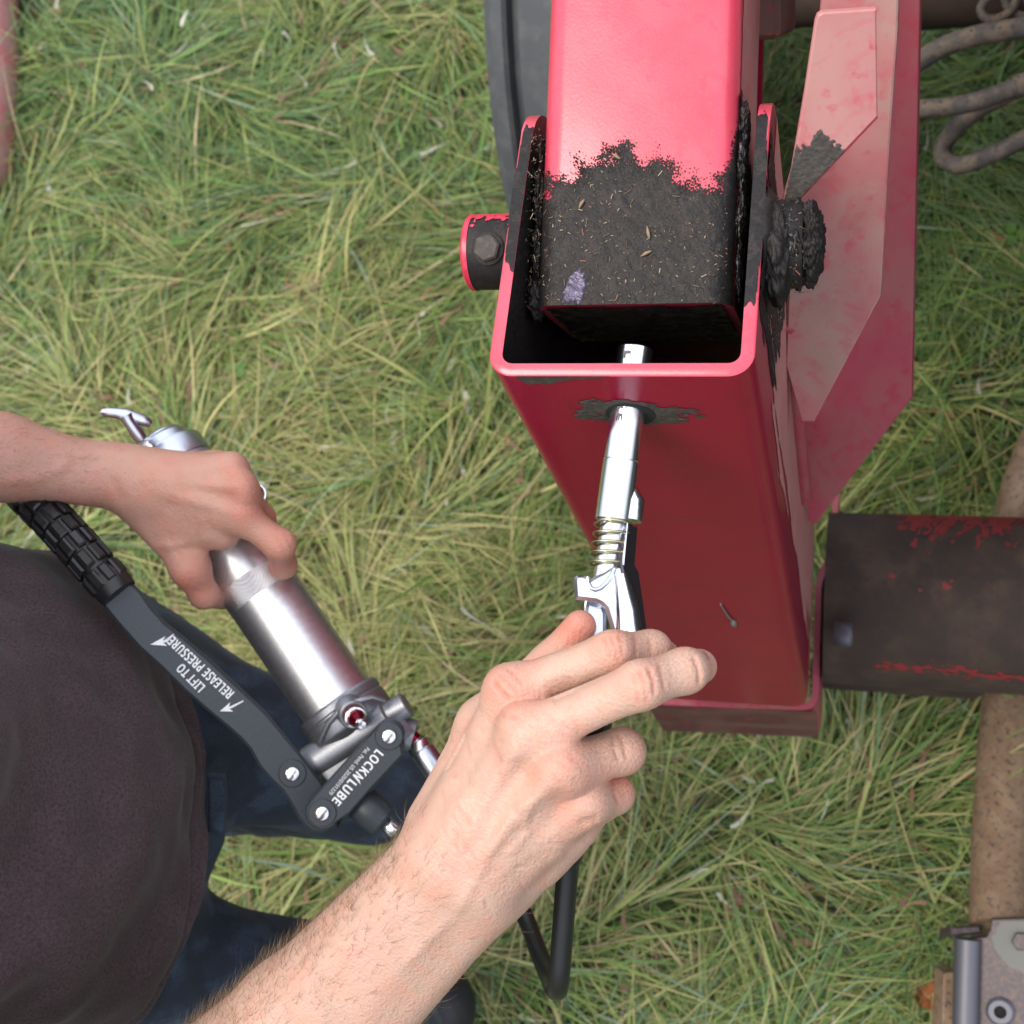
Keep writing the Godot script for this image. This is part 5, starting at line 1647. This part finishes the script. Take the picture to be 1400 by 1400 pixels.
	var bb := [
		[lsh, c(-230, 600, 0.82), 0.05, 0.037, 0], [rsh, el, 0.052, 0.041, 0], [sh, neck + up * 0.03, 0.06, 0.055, 0],
		[head + up * 0.03 - EX * 0.02, head + up * 0.02, 0.085, 0.083, 0], [head + EX * 0.02 - up * 0.02, head + EX * 0.045 - up * 0.075, 0.066, 0.040, 0],
		[head + EX * 0.095 + up * 0.0, head + EX * 0.108 - up * 0.028, 0.008, 0.012, 0],
		[head + EB * 0.083, head + EB * 0.085 - up * 0.03, 0.016, 0.012, 0], [head - EB * 0.083, head - EB * 0.085 - up * 0.03, 0.016, 0.012, 0],
	]
	f = field(bb, 0.0055, [0.008], 0.01)
	ft = []
	for s in [-1.0, 1.0]:
		var e: Vector3 = head + EX * 0.085 + EB * 0.03 * s + up * 0.012
		ft.append([e, e, -0.006, 0.014])
	ft.append([head + EX * 0.088 - up * 0.062 - EB * 0.022, head + EX * 0.088 - up * 0.062 + EB * 0.022, -0.004, 0.006])
	sculpt(f, ft)
	arrays.append(skin_mesh(f, off, tone.call([], SKIN, SKIN)))
	# one skin: join the grids
	var bodym := ArrayMesh.new()
	var all_v := PackedVector3Array(); var all_n := PackedVector3Array(); var all_c := PackedColorArray(); var all_i := PackedInt32Array()
	for a in arrays:
		var o := all_v.size()
		all_v.append_array(a[Mesh.ARRAY_VERTEX]); all_n.append_array(a[Mesh.ARRAY_NORMAL]); all_c.append_array(a[Mesh.ARRAY_COLOR])
		var ix: PackedInt32Array = a[Mesh.ARRAY_INDEX]
		for k in ix.size(): ix[k] += o
		all_i.append_array(ix)
	var ar := []
	ar.resize(Mesh.ARRAY_MAX)
	ar[Mesh.ARRAY_VERTEX] = all_v; ar[Mesh.ARRAY_NORMAL] = all_n; ar[Mesh.ARRAY_COLOR] = all_c; ar[Mesh.ARRAY_INDEX] = all_i
	bodym.add_surface_from_arrays(Mesh.PRIMITIVE_TRIANGLES, ar)
	put("body", bodym, M.skin, t)
	arm_hair(arrays[0], t, off, 2600, false)
	arm_hair(arrays[1], t, off, 500, true)
	# nail of the middle finger, and a ring on the left hand
	var mb := MB.new()
	var nc := c(969, 908, 0.5865)
	var nl := (c(976, 911, 0.597) - c(962, 905, 0.582)).normalized()
	var nu := (Vector3(0.65, -0.25, -0.72)).normalized()
	nu = (nu - nl * nu.dot(nl)).normalized()
	var ns := nl.cross(nu)
	mb.g += 1
	for i in 6:
		for j in 8:
			var pt := []
			for q in [[i, j], [i, j + 1], [i + 1, j + 1], [i + 1, j]]:
				var v: float = q[0] / 6.0 - 0.5
				var s: float = q[1] / 4.0 - 1.0
				pt.append(w(nc + nl * v * 0.012 * (1.0 - 0.25 * s * s) + ns * s * 0.0058 + nu * (0.0019 - 0.0030 * s * s)))
			mb.quad(pt[0], pt[3], pt[2], pt[1])
	build("fingernail", mb, M.nail, t)
	mb = MB.new()
	var rc := c(346, 679, 0.906)
	var ra := wd((c(366, 712, 0.93) - c(345, 664, 0.885)).normalized())
	mb.lathe(w(rc), ra, [[-0.002, 0.0086], [-0.0018, 0.0094], [0.0018, 0.0094], [0.002, 0.0086], [-0.002, 0.0086]], 32, false)
	build("finger_ring", mb, M.chrome, t)
	# hair
	lump("head_hair", t, M.hair_brown, head + up * 0.045 - EX * 0.028, EX * 0.092, up * 0.080, EB * 0.094, 0.08, 8.0, 30)
	clothes(t, sh, lsh, rsh, el)

func arm_hair(ar: Array, t: Node, off: Vector3, count: int, left: bool) -> void:
	var v: PackedVector3Array = ar[Mesh.ARRAY_VERTEX]
	var n: PackedVector3Array = ar[Mesh.ARRAY_NORMAL]
	var st := SurfaceTool.new()
	st.begin(Mesh.PRIMITIVE_TRIANGLES)
	var inv := B.transposed()
	var axis := wd((c(640, 1180, 0.63) - c(380, 1440, 0.70)).normalized()) if not left else wd((c(150, 650, 0.88) - c(0, 625, 0.86)).normalized())
	var made := 0
	var tries := 0
	while made < count and tries < count * 12:
		tries += 1
		var i := rng.randi() % v.size()
		var q := inv * (v[i] + off - eye)
		var px := 700 + F * q.x / -q.z
		var py := 700 + F * -q.y / -q.z
		var nn := n[i]
		var nr := inv * nn
		if left:
			if px > 170 or py < 540 or py > 700: continue
			if px < -60: continue
		else:
			if py > 1460: continue
			var s := (px - 430) * 0.7 - (py - 1400) * 0.71          # along the arm towards the hand
			var dens := smoothstep(330.0, 190.0, s)
			var radial := -nr.x * 0.72 + nr.y * 0.66
			if rng.randf() > dens * clampf(0.22 + radial, 0.08, 1.0): continue
		if nr.z < -0.45: continue
		var L := rng.randf_range(0.006, 0.015) * (1.0 if not left else 0.6)
		var dir := (axis * rng.randf_range(0.5, 1.0) + nn * rng.randf_range(0.25, 0.65) + Vector3(rng.randfn(0, 0.25), rng.randfn(0, 0.25), rng.randfn(0, 0.25))).normalized()
		var bend := (axis * 0.8 - nn * 0.6 + wd(Vector3(0, -0.4, 0))).normalized()
		var col: Color = [Color(0.20, 0.13, 0.075), Color(0.30, 0.21, 0.12), Color(0.11, 0.065, 0.035), Color(0.38, 0.28, 0.17)][rng.randi() % 4]
		st.set_color(col)
		var prev := v[i] - nn * 0.0005
		var pr := 0.00009
		var d := dir
		for k in 4:
			var nx := prev + d * L / 4.0
			d = (d + bend * 0.28).normalized()
			var r1 := 0.00009 * (1.0 - (k + 1) / 4.4)
			var a := d.cross(Vector3(0.31, 0.52, 0.8)).normalized()
			var b := d.cross(a)
			var e := []
			for z in 3:
				var an := TAU * z / 3.0
				e.append((a * cos(an) + b * sin(an)))
			for z in 3:
				var z2 := (z + 1) % 3
				var p0: Vector3 = prev + e[z] * pr
				var p1: Vector3 = prev + e[z2] * pr
				var p2: Vector3 = nx + e[z2] * r1
				var p3: Vector3 = nx + e[z] * r1
				for pt in [p0, p2, p1, p0, p3, p2]: st.add_vertex(pt)
			prev = nx
			pr = r1
		made += 1
	st.generate_normals()
	var o := put("arm_hair", st.commit(), M.arm_hair, t)
	o.set_meta("kind", "stuff")

func cloth_loft(called: String, t: Node, m: Material, rings: Array, nu: int, folds: Callable, thick := 0.0) -> void:   # rings: [centre, half axis, half axis] along the cloth
	var mb := MB.new()
	var R := []
	var nv := rings.size() - 1
	var steps := 16
	for i in nv * steps + 1:
		var k := mini(i / steps, nv - 1)
		var f := float(i - k * steps) / steps
		var prm := []
		for q in 3:
			var p0: Vector3 = rings[maxi(k - 1, 0)][q]
			var p1: Vector3 = rings[k][q]
			var p2: Vector3 = rings[k + 1][q]
			var p3: Vector3 = rings[mini(k + 2, nv)][q]
			prm.append(p1.cubic_interpolate(p2, p0, p3, f))
		var ring := []
		for j in nu:
			var a := TAU * j / nu
			var rad: Vector3 = prm[1] * cos(a) + prm[2] * sin(a)
			var v := float(i) / (nv * steps)
			ring.append(w(prm[0] + rad * (1.0 + (folds.call(v, a) as float) / rad.length())))
		R.append(ring)
	var tg: Vector3 = (rings[1][0] as Vector3) - rings[0][0]
	var flip: bool = (rings[0][1] as Vector3).cross(rings[0][2]).dot(tg) < 0
	if flip:
		for r in R: r.reverse()
	mb.loft(R, false)
	if thick > 0.0:      # turned-in hem at the first ring
		var inner := []
		for j in nu:
			var p: Vector3 = R[0][j]
			inner.append(p + (w(rings[0][0]) - p).normalized() * thick)
		mb.g += 1
		mb.strip(inner, R[0])
	build(called, mb, m, t)

func clothes(t: Node, sh: Vector3, lsh: Vector3, rsh: Vector3, el: Vector3) -> void:
	var wave := func(v: float, a: float) -> float:
		var x := noise.get_noise_2d(v * 260.0 + a * 20.0, a * 60.0 - v * 140.0)
		var y := noise.get_noise_2d(v * 500.0 + 300.0, a * 260.0 + v * 300.0)
		return 0.024 * x * (0.6 + v * 2.0) + 0.004 * y + 0.006 * exp(-pow((v - 0.035) / 0.012, 2.0)) * 0.3 - 0.0035 * exp(-pow((v - 0.052) / 0.006, 2.0))
	var hc := c(82, 1112, 0.955)
	var up := -DOWN
	var s1 := EB * 0.93 - EX * 0.12
	cloth_loft("shirt", t, M.shirt, [
		[hc, s1 * 0.180, EX * 0.118], [hc + up * 0.06 - EX * 0.012, s1 * 0.180, EX * 0.128], [hc + up * 0.15 - EX * 0.03, s1 * 0.178, EX * 0.122],
		[hc.lerp(sh, 0.55), s1 * 0.185, EX * 0.112], [sh - up * 0.07, s1 * 0.185, EX * 0.105], [sh + up * 0.0, s1 * 0.17, EX * 0.085], [sh + up * 0.06, s1 * 0.075, EX * 0.065]], 120, wave, 0.004)
	var sw := func(v: float, a: float) -> float: return 0.008 * noise.get_noise_2d(v * 200.0, a * 60.0)
	var lel := c(-230, 600, 0.82)
	var sl := func(a: Vector3, b: Vector3) -> void:
		var d := (b - a).normalized()
		var x := d.cross(Vector3(0.2, 0.5, 0.8)).normalized()
		var y := d.cross(x)
		cloth_loft("sleeve", t, M.shirt, [[a.lerp(b, 0.62), x * 0.064, y * 0.064], [a.lerp(b, 0.3), x * 0.068, y * 0.068], [a, x * 0.072, y * 0.072], [a - d * 0.05, x * 0.06, y * 0.06]], 48, sw, 0.004)
	sl.call(lsh, lel)
	sl.call(rsh, el)
	# jeans
	var hipl := c(130, 965, 1.06)
	var hipr := c(80, 1320, 1.03)
	var kl := c(510, 1066, 1.14)
	var kr := c(440, 1372, 1.12)
	var al := c(230, 1075, 1.36)
	var arr := c(560, 1440, 1.36)
	var jb := [
		[hipl, kl, 0.078, 0.050, 1], [kl, al, 0.052, 0.044, 1],
		[hipr, kr, 0.078, 0.060, 2], [kr, arr, 0.060, 0.052, 2],
		[hipl, hipr, 0.095, 0.095, 0], [c(170, 1130, 1.02), c(205, 1150, 1.04), 0.060, 0.050, 0],
	]
	var f := field(jb, 0.007, [0.010, 0.006], 0.03)
	var ft := []
	for k in 46:
		var on_l := k % 2 == 0
		var a: Vector3 = (hipl if on_l else hipr).lerp(kl if on_l else kr, rng.randf_range(0.0, 1.0)) - Vector3(0, 0, 0.07) + Vector3(rng.randfn(0, 0.04), rng.randfn(0, 0.04), 0)
		var b := a + Vector3(rng.randfn(0, 0.03), rng.randfn(0, 0.05), 0.03)
		ft.append([a, b, rng.randf_range(-0.006, 0.007), rng.randf_range(0.007, 0.014)])
	sculpt(f, ft)
	var off := origin_of(t)
	var v: PackedVector3Array = f.v
	for i in v.size(): v[i] += (f.n[i] as Vector3) * 0.004 * noise.get_noise_3d(v[i].x * 1500.0, v[i].y * 1500.0, v[i].z * 1500.0)
	f.v = v
	f.n = vertex_normals(v, f.i)
	var me := ArrayMesh.new()
	me.add_surface_from_arrays(Mesh.PRIMITIVE_TRIANGLES, skin_mesh(f, off))
	put("jeans", me, M.denim, t)
	# belt end and side seam
	plate([[284, 1062], [309, 1064], [312, 1100], [308, 1143], [284, 1140]], c(284, 1062, 0.945), c(309, 1064, 0.948), c(308, 1143, 0.955), 0.012, M.denim, "belt_loop", t, 0.002)
	for q in [[arr, c(596, 1376, 1.375), c(548, 1470, 1.37)], [al, c(150, 1075, 1.40), c(240, 1075, 1.38)]]:
		var sb := [[q[2], q[1], 0.040, 0.042, 0], [q[0], q[2], 0.042, 0.040, 0]]
		f = field(sb, 0.006, [0.008], 0.01)
		sculpt(f, [])
		me = ArrayMesh.new()
		me.add_surface_from_arrays(Mesh.PRIMITIVE_TRIANGLES, skin_mesh(f, off))
		put("shoe", me, M.shoe, t)

# ---------------------------------------------------------------- start
func _ready() -> void:
	# camera: the plumb line runs along DOWN in its own axes
	var u := Vector3(DOWN.x * -1, DOWN.y, DOWN.z).normalized()      # world up in camera axes (right, up, back)
	var nrt := (Vector3(0, 0, -1) - u * Vector3(0, 0, -1).dot(u)).normalized()
	var xr := nrt.cross(u)
	B = Basis(xr, u, -nrt).transposed()
	var cam := Camera3D.new()
	cam.name = "camera"
	cam.fov = rad_to_deg(2.0 * atan(700.0 / F))
	cam.near = 0.05
	cam.far = 900.0
	cam.transform = Transform3D(B, eye)
	var at := CameraAttributesPhysical.new()
	at.frustum_focus_distance = 0.68
	at.frustum_focal_length = 31.3
	at.exposure_aperture = 9.5
	cam.attributes = at
	add_child(cam)
	var env := Environment.new()
	env.tonemap_mode = Environment.TONE_MAPPER_LINEAR
	env.tonemap_exposure = 2.2
	env.background_mode = Environment.BG_SKY
	var sky := Sky.new()
	var sm := ProceduralSkyMaterial.new()
	sm.sky_top_color = Color(0.93, 0.95, 1.0)
	sm.sky_horizon_color = Color(0.47, 0.49, 0.52)
	sm.sky_curve = 0.25
	sm.ground_bottom_color = Color(0.25, 0.28, 0.16)
	sm.ground_horizon_color = Color(0.55, 0.57, 0.52)
	sm.sun_angle_max = 1.0
	sky.sky_material = sm
	env.sky = sky
	env.sdfgi_enabled = true
	env.ssao_enabled = true
	env.ssil_enabled = true
	var we := WorldEnvironment.new()
	we.environment = env
	add_child(we)
	var sun := DirectionalLight3D.new()
	sun.name = "sun"
	sun.light_energy = 0.5
	sun.light_color = Color(1.0, 0.97, 0.92)
	sun.light_angular_distance = 30.0
	sun.shadow_enabled = true
	add_child(sun)
	sun.look_at_from_position(Vector3.ZERO, wd((DOWN * 1.0 + Vector3(0.45, -0.2, 0)).normalized()), wd(Vector3(0, -1, 0)))
	rng.seed = 7
	noise.seed = 3
	noise.frequency = 0.01
	noise.fractal_octaves = 3
	var t0 := Time.get_ticks_msec()
	materials()
	print("materials ", Time.get_ticks_msec() - t0)
	lawn()
	print("lawn ", Time.get_ticks_msec() - t0)
	red_post()
	tongue()
	frame_plates()
	strap_and_axle()
	other_machine()
	print("machine ", Time.get_ticks_msec() - t0)
	grease_gun()
	coupler()
	print("gun ", Time.get_ticks_msec() - t0)
	person()
	print("person ", Time.get_ticks_msec() - t0)
